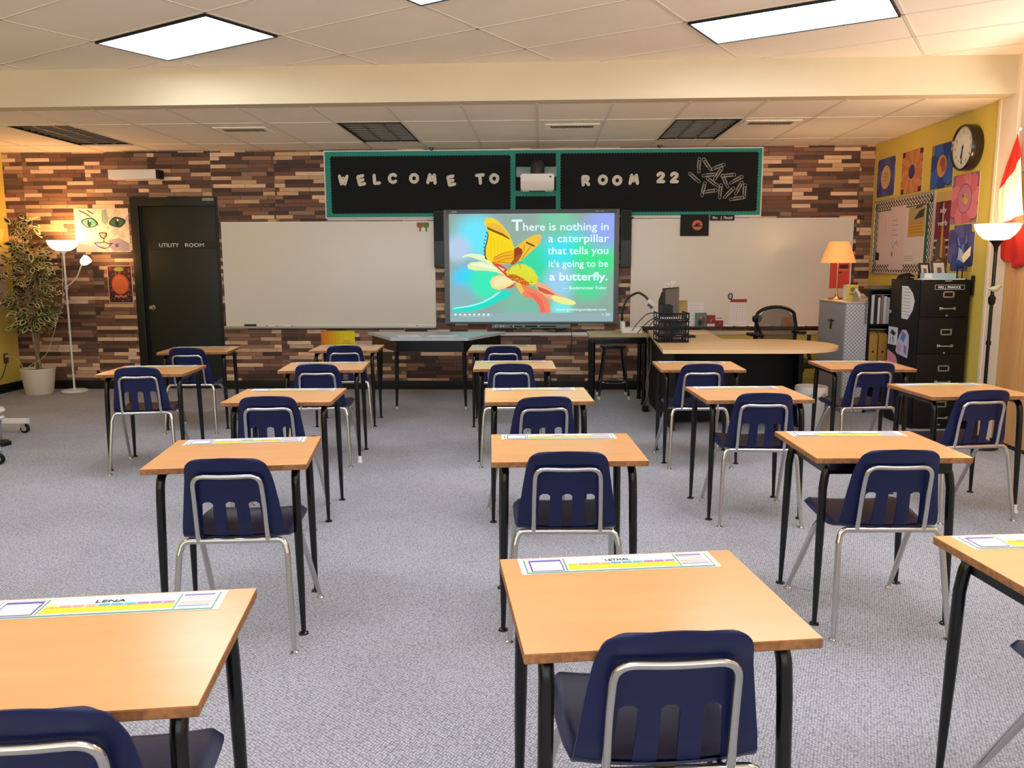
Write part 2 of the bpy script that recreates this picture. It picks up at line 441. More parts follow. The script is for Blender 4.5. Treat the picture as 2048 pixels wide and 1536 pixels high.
# ------------------------------------------------------------------ ceiling fixtures
M_dif = mat('lit_diffuser', (240, 245, 255), .5, emit=(238, 244, 255), estr=14.)
M_difline = mat('diffuser_rib', (150, 180, 215), .5, emit=(190, 212, 240), estr=1.0)
def troffer(i, j, label, first=None):
    x, y = grid(i, j); x2, y2 = grid(i + .5, j + .5)
    t = thing('ceiling_light', label, 'light', (x2, y2, ZU - .012), GA, 'lit fluorescent ceiling lights')
    w, h = SI / 2 - .012, SJ / 2 - .012
    f = MB()
    for (a, b, c, d) in ((-w, -h, w, -h + .014), (-w, h - .014, w, h), (-w, -h + .0145, -w + .014, h - .0145), (w - .014, -h + .0145, w, h - .0145)):
        f.box(a, b, -.006, c, d, .012)
    f.build('frame', M_blk, t)
    d = MB(); d.box(-w + .014, -h + .014, -.001, w - .014, h - .014, .008); df = d.build('diffuser', M_dif, t)
    r = MB()
    for k in range(1, 7): r.box(-w + 2 * w * k / 7 - .0025, -h + .014, -.003, -w + 2 * w * k / 7 + .0025, h - .014, -.001)
    for k in range(1, 3): r.box(-w + .014, -h + 2 * h * k / 3 - .0025, -.003, w - .014, -h + 2 * h * k / 3 + .0025, -.001)
    r.build('rib', M_difline, df)
    return t
troffer(0, 0, 'lit fluorescent ceiling panel at upper left of the photo')
troffer(3, 3, 'lit fluorescent ceiling panel at upper right of the photo')
troffer(2, 0, 'lit fluorescent ceiling panel whose tip shows at top centre edge')
for ij, lb in (((4, 0), 'unseen fluorescent ceiling panel added for light over the right-hand desks, behind the upper right one'), ((2, -4), 'unseen fluorescent ceiling panel added for light overhead near the photographer'), ((5, -2), 'unseen fluorescent ceiling panel added for light overhead right of the photographer'),
               ((4, -6), 'unseen fluorescent ceiling panel added for light behind the photographer, left'), ((0, -4), 'unseen fluorescent ceiling panel added for light over the open floor on the left')):
    troffer(*ij, lb)  # out-of-view fixtures added to brighten the room

def louver_light(x0, x1, label):
    t = thing('louvered_light', label, 'light', ((x0 + x1) / 2, (LY0 + LY1) / 2, ZL), 0, 'unlit louvered ceiling lights')
    w, h = (x1 - x0) / 2, (LY1 - LY0) / 2
    f = MB(); f.use(M_blk)
    for a in ((-w, -h, w, -h + .012), (-w, h - .012, w, h), (-w, -h + .0125, -w + .012, h - .0125), (w - .012, -h + .0125, w, h - .0125)): f.box(a[0], a[1], -.006, a[2], a[3], .02)
    f.build('frame', None, t)
    f = MB(); f.box(-w, -h, .11, w, h, .12)
    for a in ((-w, -h, w, -h + .004), (-w, h - .004, w, h), (-w, -h + .0045, -w + .004, h - .0045), (w - .004, -h + .0045, w, h - .0045)): f.box(a[0], a[1], .0, a[2], a[3], .12)
    f.build('housing', mat('light_housing', (222, 218, 212), .5), t)
    f = MB()
    for k in range(1, 11): 
        y = -h + 2 * h * k / 11; f.box(-w + .01, y - .004, .004, w - .01, y + .004, .05)
    for k in (1, 2):
        x = -w + 2 * w * k / 3; f.box(x - .006, -h + .01, .003, x + .006, h - .01, .051)
    f.build('louver', mat('louver_metal', (120, 116, 110), .4, metal=.3), t)
louver_light(*LIT[0], 'unlit louvered ceiling light at the left, above the plank wall')
louver_light(*LIT[1], 'unlit louvered ceiling light above the letters WELCOME')
louver_light(*LIT[2], 'unlit louvered ceiling light above the letters ROOM 22')

def vent(x, y, label):
    t = thing('air_vent', label, 'vent', (x, y, ZL - .004), 0, 'air vents in the rear ceiling')
    f = MB(); f.box(-.25, -.15, -.008, .25, -.07, .002, .003); f.box(-.25, .07, -.008, .25, .15, .002, .003); f.box(-.25, -.07, -.008, -.2, .07, .002); f.box(.2, -.07, -.008, .25, .07, .002)
    f.build('frame', M_ceil, t)
    f = MB(); f.box(-.2, -.07, .001, .2, .07, .003); f.build('backing', M_blk, t)
    f = MB()
    for k in range(18): f.box(-.185 + k * .0215, -.07, -.008, -.177 + k * .0215, .07, .001)
    f.build('fin', mat('vent_fin', (150, 138, 122), .6), t)
vent(-2.80, 7.90, 'small ceiling air vent on the left of the photo'); vent(.29, 7.90, 'small ceiling air vent above the projector'); vent(2.09, 7.80, 'small ceiling air vent on the right of the photo')
for x, y, lb in ((-1.202, 9.23, 'small ceiling hook above the letters WELCOME'), (1.291, 9.20, 'small ceiling hook above the letters ROOM 22')):
    f = MB(); f.cyl((x, y, 0), .028, ZL - .012, ZL + .001, 14); f.cyl((x, y, 0), .012, ZL - .03, ZL - .01, 10)
    tag(f.build('ceiling_hook', mat('dull_steel', (90, 86, 80), .4, metal=.8)), lb, 'hook', 'ceiling hooks')

# ------------------------------------------------------------------ school chair
SHELL = [  # y, z, half width
    (-.236, .7405, .102), (-.2362, .7385, .114), (-.2355, .734, .126), (-.234, .728, .135), (-.231, .719, .142), (-.2275, .708, .1465), (-.219, .69, .151), (-.207, .668, .155), (-.199, .645, .1585), (-.192, .615, .1635),
    (-.187, .585, .168), (-.183, .565, .171), (-.182, .557, .172), (-.179, .54, .1745), (-.175, .515, .1775), (-.171, .49, .1805), (-.167, .468, .183), (-.1615, .45, .185), (-.157, .430, .187)]
SEAT = [(-.157, .430, .187), (-.150, .4185, .188), (-.134, .410, .189), (-.10, .4075, .190), (-.05, .4095, .194), (0, .415, .198), (.05, .419, .201), (.10, .424, .203), (.145, .428, .203), (.18, .429, .200), (.203, .426, .192), (.217, .419, .180), (.224, .408, .164), (.226, .396, .15)]
UC = [-1, -.985, -.95, -.9, -.84, -.76, -.68, -.6, -.485, -.37, -.24, -.11, 0, .11, .24, .37, .485, .6, .68, .76, .84, .9, .95, .985, 1]
SLOTC = {7, 8, 11, 12, 15, 16}   # column intervals open in the slots
def shell_part(rows, kind):
    th = .0055; G = []
    for (y, z, hw) in rows:
        line = []
        for u in UC:
            a = abs(u); x = u * hw
            if kind == 'back':
                k = min(1, max(0, (z - .436) / .1))
                yy = y + .011 * a ** 3 * k + .004 * (1 - k) * a
                zz = z + .016 * (1 - k) * a ** 3 - .008 * a * a * min(1, max(0, (z - .64) / .09))
                if z == .565 and .35 < a < .61: x = hw * (.485 + (a - .485) * .45) * (1 if u > 0 else -1)
                if z == .565 and a < .12: x = hw * u * .45
            else:
                yy = y; f = min(1, max(0, (y + .152) / .1))
                zz = z + .016 * a ** 3 * (1 - .35 * f) - (.018 * max(0, a - .9) / .1) * f - .004 * (1 - a * a) * (1 if -.1 < y < .15 else .3)
                if kind == 'seat' and y < -.14: yy = y + .004 * a
            line.append(Vector((x, yy, zz)))
        G.append(line)
    R, Cn = len(G), len(UC); Nn = []
    for i in range(R):
        l = []
        for j in range(Cn):
            du = G[i][min(j + 1, Cn - 1)] - G[i][max(j - 1, 0)]; dv = G[min(i + 1, R - 1)][j] - G[max(i - 1, 0)][j]
            n = du.cross(dv)
            l.append(n.normalized() if n.length > 1e-9 else Vector((0, 0, 1)))
        Nn.append(l)
    m = MB(); bm = m.bm
    A = [[bm.verts.new(G[i][j] + Nn[i][j] * th * .5) for j in range(Cn)] for i in range(R)]
    B = [[bm.verts.new(G[i][j] - Nn[i][j] * th * .5) for j in range(Cn)] for i in range(R)]
    def open_(i, j):
        return kind == 'back' and j in SLOTC and 11 <= i < R - 1
    has = lambda i, j: 0 <= i < R - 1 and 0 <= j < Cn - 1 and not open_(i, j)
    for i in range(R - 1):
        for j in range(Cn - 1):
            if not has(i, j): continue
            bm.faces.new([A[i][j], A[i][j + 1], A[i + 1][j + 1], A[i + 1][j]])
            bm.faces.new([B[i][j], B[i + 1][j], B[i + 1][j + 1], B[i][j + 1]])
            for (di, dj, p, q) in ((-1, 0, (i, j), (i, j + 1)), (1, 0, (i + 1, j + 1), (i + 1, j)), (0, -1, (i + 1, j), (i, j)), (0, 1, (i, j + 1), (i + 1, j + 1))):
                if not has(i + di, j + dj):
                    if (kind == 'back' and i + di >= R - 1) or (kind == 'seat' and i + di < 0): continue
                    bm.faces.new([A[p[0]][p[1]], B[p[0]][p[1]], B[q[0]][q[1]], A[q[0]][q[1]]])
    return m
def shell_y(z):
    for (y0, z0, _), (y1, z1, _) in zip(SHELL, SHELL[1:]):
        if z1 <= z <= z0: return y0 + (y1 - y0) * (z0 - z) / (z0 - z1)
    return SHELL[-1][0]
def make_chair(label):
    t = thing('school_chair', label, 'chair', (0, 0, 0), 0, 'navy school chairs tucked under desks')
    shell_part(SHELL, 'back').build('backrest', M_navy, t, smooth=50)
    shell_part(SEAT, 'seat').build('seat', M_navy, t, smooth=50)
    r = .0095
    # hoop behind the backrest
    h = MB(); of = .0155
    pts = [(-.126, -.172, .412), (-.1255, shell_y(.45) - of - .004, .45), (-.124, shell_y(.56) - of, .56), (-.1195, shell_y(.672) - of, .672), (0, shell_y(.668) - of - .004, .668), (.1195, shell_y(.672) - of, .672), (.124, shell_y(.56) - of, .56), (.1255, shell_y(.45) - of - .004, .45), (.126, -.172, .412)]
    h.tube(bend(pts, .042), r, 12); hp = h.build('back_hoop', M_chrome, t)
    v = MB()
    for x in (-.06, .06): v.ball((x, shell_y(.67) - of - .0085, .669), .004, (1, .6, 1), 1)
    v.build('rivet', M_chrome, hp)
    # rear bar and legs
    f = MB(); f.tube(bend([(-.196, -.182, .365), (-.183, -.170, .414), (0, -.170, .414), (.183, -.170, .414), (.196, -.182, .365)], .05), .0115, 12)
    f.tube(bend([(-.196, .062, .352), (-.184, .035, .393), (0, .03, .391), (.184, .035, .393), (.196, .062, .352)], .05), .0115, 12)
    for x in (-.115, .115): f.tube([(x, -.165, .408), (x, .03, .391)], .008, 8)
    f.build('seat_frame', M_chrome, t)
    for sx in (-1, 1):
        for (fx, fy, top) in ((.218, -.235, (.196, -.182, .366)), (.223, .271, (.196, .061, .353))):
            l = MB(); a = Vector((sx * top[0], top[1], top[2])); b = Vector((sx * fx, fy, .012))
            l.tube([a, a.lerp(b, .55), a.lerp(b, .72), b], [.0115, .0115, .0108, .0085], 12)
            lo = l.build('leg', M_chrome, t)
            g = MB(); g.lathe([(.004, .016), (.0085, .014), (.0085, .009), (.016, .005), (.017, 0.0005)], 14, (sx * fx, fy, 0), True, True); g.build('foot_glide', M_chrome, lo)
    return t

# ------------------------------------------------------------------ student desk
DW, DD, DZT = .595, .51, .685
def desk_top(t):
    m = MB(); m.use(M_woodedge); m.box(-DW / 2, -DD / 2, DZT - .022, DW / 2, DD / 2, DZT - .0012, .002, seg=1)
    tp = m.build('tabletop', None, t)
    m = MB(); m.box(-DW / 2 + .0008, -DD / 2 + .0008, DZT - .0016, DW / 2 - .0008, DD / 2 - .0008, DZT, .0006, seg=1); m.build('laminate', M_wood, tp)
def glide(lo, x, y, white=False):
    g = MB()
    if white:
        g.lathe([(.011, .05), (.0125, .045), (.0135, .018), (.019, .012), (.02, .0005)], 14, (x, y, 0), True, True); g.build('foot_cap', M_white, lo)
    else:
        g.lathe([(.006, .022), (.009, .018), (.009, .010), (.018, .006), (.02, .0005)], 14, (x, y, 0), True, True); g.build('foot_glide', M_black, lo)
def make_desk(label, white=None):
    t = thing('student_desk', label, 'desk', (0, 0, 0), 0, 'student desks in the rows')
    desk_top(t)
    f = MB()
    for sx in (-1, 1):
        x = sx * .245
        f.tube(bend([(sx * .2475, -.203, .535), (x, -.195, .646), (x, .195, .646), (sx * .2475, .203, .535)], .095, 8), .0165, 12)
    f.box(-.245, -.02, .64, .245, .02, .662, .002)
    f.build('under_frame', M_black, t)
    for sx in (-1, 1):
        for sy in (-1, 1):
            l = MB(); a = Vector((sx * .2475, sy * .203, .537)); b = Vector((sx * .255, sy * .213, .012))
            l.tube([a, a.lerp(b, .35), a.lerp(b, .7), b], [.0165, .016, .013, .009], 12); lo = l.build('leg', M_black, t)
            glide(lo, sx * .255, sy * .213, white == (sx, sy))
    return t
def make_desk_pan(label):
    t = thing('student_desk', label, 'desk', (0, 0, 0), 0, 'student desks in the rows')
    desk_top(t)
    for sy in (-1, 1):
        f = MB(); y = sy * .195
        f.tube(bend([(-.247, sy * .2, .55), (-.235, y, .645), (.235, y, .645), (.247, sy * .2, .55)], .075), .0165, 12)
        f.build('under_frame', M_black, t)
    p = MB(); pr = [(-.25, .66), (-.25, .63), (-.235, .612), (-.21, .605), (.21, .605), (.235, .612), (.25, .63), (.25, .66)]
    p.prism([(v, u) for u, v in [(b, a * .9) for a, b in pr]], lambda u, v: (-.235, u, v), lambda u, v: (.235, u, v))
    p.build('book_pan', M_black, t)
    for sx in (-1, 1):
        for sy in (-1, 1):
            l = MB(); a = Vector((sx * .247, sy * .2, .552)); b = Vector((sx * .258, sy * .212, .012))
            l.tube([a, a.lerp(b, .35), a.lerp(b, .7), b], [.0165, .016, .013, .009], 12); lo = l.build('leg', M_black, t)
            glide(lo, sx * .258, sy * .212)
    return t

# name strips taped along the far edge of the desk tops
def strip_art(m, name):
    W, H = .49, .106; x0 = -W / 2
    def P(a, b, c, d, col, l): poly(m, rect(x0 + a * W, b * H - H / 2, x0 + c * W, d * H - H / 2), flat(col, .35), l, F2)
    P(0, 0, 1, 1, (244, 246, 250), 1)
    P(.025, .03, .975, .90, (120, 168, 130), 2); P(.033, .09, .967, .87, (246, 248, 252), 3)
    P(.05, .12, .215, .82, (110, 84, 168), 4); P(.058, .15, .208, .70, (238, 240, 248), 5)
    P(.225, .11, .232, .86, (96, 160, 96), 4); P(.80, .11, .807, .86, (96, 160, 96), 4)
    P(.24, .16, .795, .42, (250, 222, 40), 4)
    for k in range(10): P(.243 + k * .0553, .44, .243 + k * .0553 + .05, .54, [(232, 226, 90), (226, 176, 170), (226, 176, 170), (232, 190, 182), (96, 180, 222), (96, 180, 222), (110, 190, 226), (176, 130, 192), (176, 130, 192), (186, 140, 200)][k], 5)
    for k in range(22): P(.248 + k * .025, .34, .2495 + k * .025, .42, (170, 130, 20), 5)
    P(.815, .76, .95, .83, (126, 92, 170), 4)
    for k, c in enumerate([(226, 200, 206), (214, 208, 228), (236, 214, 196), (214, 176, 160), (224, 196, 140), (110, 150, 200)]): P(.815, .66 - k * .09, .95, .71 - k * .09, c, 4)
    m.use(flat((20, 24, 40), .5))
    if name: put_text(m, name, x0 + .44 * W, x0 + .57 * W, .60 * H - H / 2, .020, 5, wall=False, bold=.02)
    else:
        for k in range(5): P(.45 + k * .022, .62, .465 + k * .022, .70, (60, 66, 84), 5)

RAD = math.radians
DESKS = {  # centre x, y, angle, label
 'D1': (.228, 1.754, 8.1, 'wood-topped student desk at bottom centre with the LETHAL name strip'),
 'D2': (-.906, 1.471, 8.5, 'wood-topped student desk cut off at bottom left with the LENA name strip'),
 'D3': (1.386, 1.949, 6.3, 'wood-topped student desk cut off by the right edge of the photo, book pan underneath'),
 'C2': (.097, 3.257, 3.5, 'student desk straight behind the bottom centre one, middle column second from front'),
 'L2': (-1.204, 3.149, 9.0, 'student desk turned slightly left, between the bottom left desk and the back'),
 'R2': (1.339, 3.336, 1.6, 'student desk on the right with a black book pan showing under its top'),
 'C3': (-.02, 4.618, 3.6, 'student desk in middle column, third from front, screen colours mirrored on its top'),
 'R3': (1.185, 4.69, 3.3, 'student desk in front of the teacher desk, second desk before it'),
 'RR3': (2.446, 4.826, 4.3, 'student desk before the black filing cabinet, one white foot cap on its right'),
 'L3': (-1.451, 4.575, 3.6, 'third student desk of the left inner column, counted from the front'),
 'L4': (-1.586, 5.944, 6.0, 'student desk with one white foot cap in the left inner column'),
 'C4': (-.195, 6.033, 2.6, 'fourth student desk of the middle column, counted from the front'),
 'R4': (1.147, 5.991, -.8, 'student desk closest to the front of the teacher desk'),
 'RR4': (2.338, 6.025, -.7, 'student desk beside the white waste bin, in front of the grey cupboard'),
 'L5': (-1.741, 7.301, 3.4, 'rearmost student desk of the left inner column, below the heart card'),
 'C5': (-.336, 7.307, .8, 'rearmost student desk of the middle column, near the trapezoid table'),
 'LL4': (-2.775, 5.722, 5.3, 'student desk farthest left with open carpet on its left'),
 'LL5': (-3.032, 7.16, 7.6, 'rearmost left student desk in front of the utility room door')}
CHAIRS = {
 'D1': (.238, 1.684, 5.5, 'navy school chair at bottom centre tucked into the LETHAL desk'),
 'D2': (-.845, 1.38, 7.5, 'navy school chair cut off at the bottom left corner'),
 'D3': (1.447, 1.89, 6.0, 'navy school chair cut off by the right edge, only seat corner and leg showing'),
 'C2': (.095, 3.167, 1.8, 'navy school chair at the middle column desk second from the front'),
 'L2': (-1.145, 3.035, 5.0, 'navy school chair between the bottom left desk and the one behind it'),
 'R2': (1.322, 3.217, 1.9, 'navy school chair at the right desk that has a black book pan'),
 'C3': (-.026, 4.426, 12.4, 'navy school chair turned left at the third desk of the middle column'),
 'R3': (1.197, 4.566, -.9, 'navy school chair at the second desk before the teacher desk'),
 'RR3': (2.368, 4.673, 9.7, 'navy school chair beside the oak doors at the far right'),
 'L3': (-1.464, 4.426, 6.7, 'navy school chair at the third desk of the left inner column'),
 'L4': (-1.583, 5.838, 5.0, 'navy school chair at the fourth desk of the left inner column'),
 'C4': (-.213, 5.868, 2.8, 'navy school chair at the fourth desk of the middle column'),
 'R4': (1.105, 5.863, 3.4, 'navy school chair at the desk closest to the teacher desk'),
 'RR4': (2.283, 5.911, 6.4, 'navy school chair right of the white waste bin'),
 'L5': (-1.725, 7.167, 10.1, 'navy school chair in front of the yellow heart card'),
 'C5': (-.325, 7.127, 1.8, 'navy school chair at the rearmost desk of the middle column'),
 'LL4': (-2.787, 5.643, 11.4, 'navy school chair farthest left, slots showing the carpet'),
 'LL5': (-2.997, 6.981, 4.0, 'navy school chair in front of the utility room door')}
dk = None; dkp = None; ch = None
NAMES = {'D1': 'LETHAL', 'D2': 'LENA'}
for k, (x, y, a, lb) in DESKS.items():
    if k in ('R2', 'D3'):
        if dkp is None: dkp = make_desk_pan(lb); dkp.location = (x, y, 0); dkp.rotation_euler.z = RAD(a)
        else: dup(dkp, (x, y, 0), RAD(a), lb)
    elif k == 'L4' or k == 'RR3':
        d = make_desk(lb, (1, -1)); d.location = (x, y, 0); d.rotation_euler.z = RAD(a)
    else:
        if dk is None: dk = make_desk(lb); dk.location = (x, y, 0); dk.rotation_euler.z = RAD(a)
        else: dup(dk, (x, y, 0), RAD(a), lb)
STRIPL = {'D1': 'name strip reading LETHAL on the bottom centre desk', 'D2': 'name strip reading LENA on the bottom left desk', 'D3': 'name strip on the desk cut off at the right edge',
 'C2': 'name strip on the middle column desk second from front', 'L2': 'name strip on the desk behind the LENA desk', 'R2': 'name strip on the desk with the black book pan',
 'C3': 'name strip on the third desk of the middle column', 'R3': 'name strip on the second desk before the teacher desk', 'RR3': 'name strip on the desk before the black filing cabinet', 'L3': 'name strip on the third desk of the left inner column',
 'L4': 'name strip on the fourth desk of the left inner column', 'C4': 'name strip on the fourth desk of the middle column', 'R4': 'name strip on the desk closest to the teacher desk', 'RR4': 'name strip on the desk beside the waste bin',
 'L5': 'name strip on the desk below the heart card', 'C5': 'name strip on the rearmost middle desk', 'LL4': 'name strip on the student desk farthest left', 'LL5': 'name strip on the desk before the utility room door'}
blank = None
for k, lb in STRIPL.items():
    x, y, a, _ = DESKS[k]; a = RAD(a)
    u, v = -.008, DD / 2 - .060
    px, py = x + u * math.cos(a) - v * math.sin(a), y + u * math.sin(a) + v * math.cos(a)
    if k in NAMES or blank is None:
        m = MB(); m.norecalc = True; strip_art(m, NAMES.get(k)); o = m.build('name_strip', None, None, smooth=0)
        if k not in NAMES: blank = o
    else:
        o = blank.copy(); COL.objects.link(o)
    o.location = (px, py, DZT + .0002); o.rotation_euler = (0, 0, a)
    tag(o, 'laminated ' + lb, 'name strip', 'laminated name strips on the desks')
for k, (x, y, a, lb) in CHAIRS.items():
    if ch is None: ch = make_chair(lb); ch.location = (x, y, 0); ch.rotation_euler.z = RAD(a)
    else: dup(ch, (x, y, 0), RAD(a), lb)

# ------------------------------------------------------------------ utility room door
t = struct(thing('door_1', 'dark green utility room door with white lettering', 'door', (0, YB, 0)))
del t['label'], t['category']
M_door = mat('dark_green_door', (11, 23, 19), .42, var=(2., .08)); M_dfr = mat('black_door_frame', (9, 12, 12), .45)
f = MB(); f.box(DX0, -.012, 0, DX0 + .095, .1, DZ, .003); f.box(DX1 - .03, -.012, 0, DX1, .1, DZ, .003); f.box(DX0 + .096, -.012, DZ - .10, DX1 - .031, .1, DZ, .003); f.box(DX0 + .095, .02, 0, DX0 + .11, .08, DZ - .1); f.build('door_frame', M_dfr, t)
s = MB(); s.box(DX0 + .10, .03, .01, DX1 - .032, .075, DZ - .102, .002); sl = s.build('door_leaf', M_door, t)
s = MB(); s.lathe([(.001, -.062), (.018, -.06), (.027, -.05), (.027, -.04), (.014, -.028), (.012, -.008), (.032, -.004), (.034, .0)], 20, (-4.487, .03, .945), True, True, 'y'); s.build('door_knob', mat('satin_nickel', (176, 172, 164), .28, metal=1.), sl)
s = MB(); s.box(-4.45, .022, 1.612, -3.69, .0305, 1.702); s.build('sign_strip', mat('sign_black', (14, 15, 16), .4), sl)
s = MB(); s.use(flat((226, 228, 224), .5)); put_text(s, 'UTILITY', -4.362, -4.135, 1.637, .062, 0, bold=.004); put_text(s, 'ROOM', -4.06, -3.845, 1.637, .062, 0, bold=.004)
s.build('sign_lettering', None, sl, smooth=0, loc=(0, .0212, 0))
s = MB(); s.box(DX1 - .165, -.018, DZ - .046, DX1 - .035, -.012, DZ - .014, .001); s.build('name_plate', mat('grey_plate', (150, 150, 142), .5), t)
# emergency light box over the door
t = thing('emergency_light', 'long white box light mounted above the utility room door', 'light', (-4.53, YB, 2.435))
s = MB(); s.box(-.29, -.13, -.052, .25, -.002, .052, .006); s.build('housing', M_white, t)
s = MB(); s.box(.25, -.125, -.048, .285, -.004, .048, .004); s.build('end_cap', M_blk, t)

# ------------------------------------------------------------------ posters on the plank wall
def poster(name, label, cat, x, z, w, h, draw, group=None, rotz=0, y=YB, th=.0025, back=(232, 226, 214), xx=None):
    loc = (x, y, z) if xx is None else xx
    m = MB(); m.norecalc = True; m.use(flat(back, .8)); m.box(-w / 2, -th, -h / 2, w / 2, -.0002, h / 2)
    sub = MB(); sub.norecalc = True
    draw(sub, w, h)
    # paint layers sit in front of the sheet
    base = {q: i for i, q in enumerate(m.mats)}
    vm = {v: m.bm.verts.new((v.co.x, v.co.y - th, v.co.z)) for v in sub.bm.verts}
    for f in sub.bm.faces:
        m.use(sub.mats[f.material_index]); g = m.bm.faces.new([vm[v] for v in f.verts]); g.material_index = m.mi
    sub.bm.free()
    o = m.build(name, None, None, smooth=0); o.location = loc; o.rotation_euler = (0, 0, rotz)
    return tag(o, label, cat, group)

def draw_cat(m, w, h):
    def U(a, b): return ((a - .5) * w, (.5 - b) * h)
    def S(pts): return [U(a, b) for a, b in pts]
    rr = random.Random(3)
    pal = [(232, 206, 190), (226, 196, 188), (214, 190, 160), (206, 178, 140), (190, 178, 190), (224, 210, 176), (236, 220, 206), (176, 184, 180)]
    poly(m, rect(-w / 2, -h / 2, w / 2, h / 2), flat((230, 208, 190)), 1)
    for i in range(70):
        a, b = rr.random(), rr.random(); r = .03 + .06 * rr.random(); c = pal[rr.randrange(len(pal))] if a > .45 else pal[rr.randrange(3)]
        k = rr.randrange(5, 9); ph = rr.random() * 6
        pts = [(min(1, max(0, a + r * (.6 + .5 * rr.random()) * math.cos(ph + 2 * PI * q / k))), min(1, max(0, b + r * 1.2 * (.6 + .5 * rr.random()) * math.sin(ph + 2 * PI * q / k)))) for q in range(k)]
        poly(m, S(pts), flat(c), 2 + i * .03)
    poly(m, S([(.52, .05), (.6, .02), (.63, .25), (.58, .38), (.5, .3)]), flat((138, 160, 148)), 5)
    poly(m, S([(.62, .72), (.8, .68), (.98, .8), (.98, .98), (.7, .98), (.6, .88)]), flat((156, 144, 158)), 5); poly(m, S([(.72, .82), (.78, .80), (.79, .88), (.73, .9)]), flat((70, 84, 140)), 6)
    poly(m, S([(.3, .8), (.4, .76), (.46, .88), (.4, .96), (.3, .93)]), flat((178, 188, 222)), 5)
    blk = flat((24, 20, 20))
    for (cx, cy, rx, ry, tilt, ir) in ((.28, .33, .16, .125, .35, (72, 150, 132)), (.79, .32, .16, .13, -.35, (46, 92, 74))):
        def eye(k):
            out = []
            for i in range(24):
                a = 2 * PI * i / 24; x, y = rx * k * math.cos(a), ry * k * math.sin(a) * (1 - .35 * abs(math.cos(a)))
                out.append((cx + x * math.cos(tilt) - y * math.sin(tilt), cy + x * math.sin(tilt) * .75 + y * math.cos(tilt)))
            return out
        poly(m, S(eye(1.)), blk, 7); poly(m, S(eye(.84)), flat(ir), 8)
        poly(m, S(ell(cx - .005, cy + .01, .035, .085)), blk, 9); poly(m, S(ell(cx + .01, cy - .05, .018, .025, 10)), flat((250, 250, 246)), 10)
    poly(m, S([(.43, .56), (.5, .545), (.585, .56), (.58, .63), (.52, .71), (.46, .66)]), blk, 7); poly(m, S([(.455, .575), (.52, .565), (.565, .58), (.555, .63), (.52, .68), (.475, .64)]), flat((226, 160, 146)), 8)
    for ln in ([(.52, .71), (.52, .77), (.44, .79), (.34, .79)], [(.34, .79), (.41, .87), (.52, .92), (.6, .89), (.66, .81)], [(.52, .77), (.6, .81), (.68, .80)], [(.1, .05), (.2, .11), (.3, .19)], [(.25, .05), (.36, .13)]):
        for q in stroke([U(a, b) for a, b in ln], .008): poly(m, q, blk, 9)
poster('cat_painting', 'painted cat face with green eyes left of the utility room door', 'painting', -5.0, 1.829, .63, .49, draw_cat)

def draw_pumpkin(m, w, h):
    poly(m, rect(-w / 2 + .008, -h / 2 + .008, w / 2 - .008, h / 2 - .008), flat((58, 28, 24)), 1)
    rr = random.Random(5)
    for i in range(40):
        a, b = rr.uniform(-.42, .42) * w, rr.uniform(-.45, .45) * h
        poly(m, ell(a, b, .018, .012, 7, rr.random() * 3), flat([(120, 52, 30), (150, 74, 40), (84, 40, 44), (96, 58, 80)][i % 4]), 2 + i * .02)
    poly(m, ell(0, .0, .36 * w, .27 * h, 28), flat((184, 82, 44)), 4); poly(m, ell(0, -.01 * h, .31 * w, .235 * h, 28), flat((208, 104, 58)), 5)
    for k in range(8): poly(m, rect(-.22 * w, (.12 - k * .036) * h, .22 * w, (.122 - k * .036) * h + .001), flat((150, 66, 36)), 6)
    poly(m, ell(-.02 * w, .40 * h, .2 * w, .06 * h, 16), flat((150, 156, 66)), 5)
    for k in range(5): poly(m, ell((-.2 + k * .1) * w, (-.31 - .02 * (k % 2)) * h, .05 * w, .03 * h, 10), flat((206, 130, 96)), 6)
poster('pumpkin_poster', 'small framed orange pumpkin poster beside the utility room door', 'poster', -4.835, 1.215, .285, .43, draw_pumpkin, back=(220, 170, 150))

def draw_heart(m, w, h):
    n = 9
    for k in range(n):
        a, b = -w / 2 + w * k / n, -w / 2 + w * (k + 1) / n; f = k / (n - 1)
        poly(m, rect(a, -h / 2, b, h / 2), flat((int(226 + 16 * f), int(132 + 86 * min(1, f * 1.5)), 30)), 1)
    H = []
    for i in range(32):
        q = 2 * PI * i / 32; H.append((.0065 * 16 * math.sin(q) ** 3 * 1.05, .0065 * (13 * math.cos(q) - 5 * math.cos(2 * q) - 2 * math.cos(3 * q) - math.cos(4 * q)) - .10))
    poly(m, H, flat((150, 24, 22)), 2)
    for z, a, b in ((.05, -.12, .11), (.085, .04, .17), (.11, .06, .15), (.015, -.16, -.02)):
        for q in stroke([(a + (b - a) * i / 8, z + .004 * (-1) ** i) for i in range(9)], .004): poly(m, q, flat((110, 70, 20)), 2)
poster('heart_card', 'big orange and yellow card with a red heart below the left whiteboard', 'card', -2.33, .45, .39, .46, draw_heart, back=(240, 210, 40))

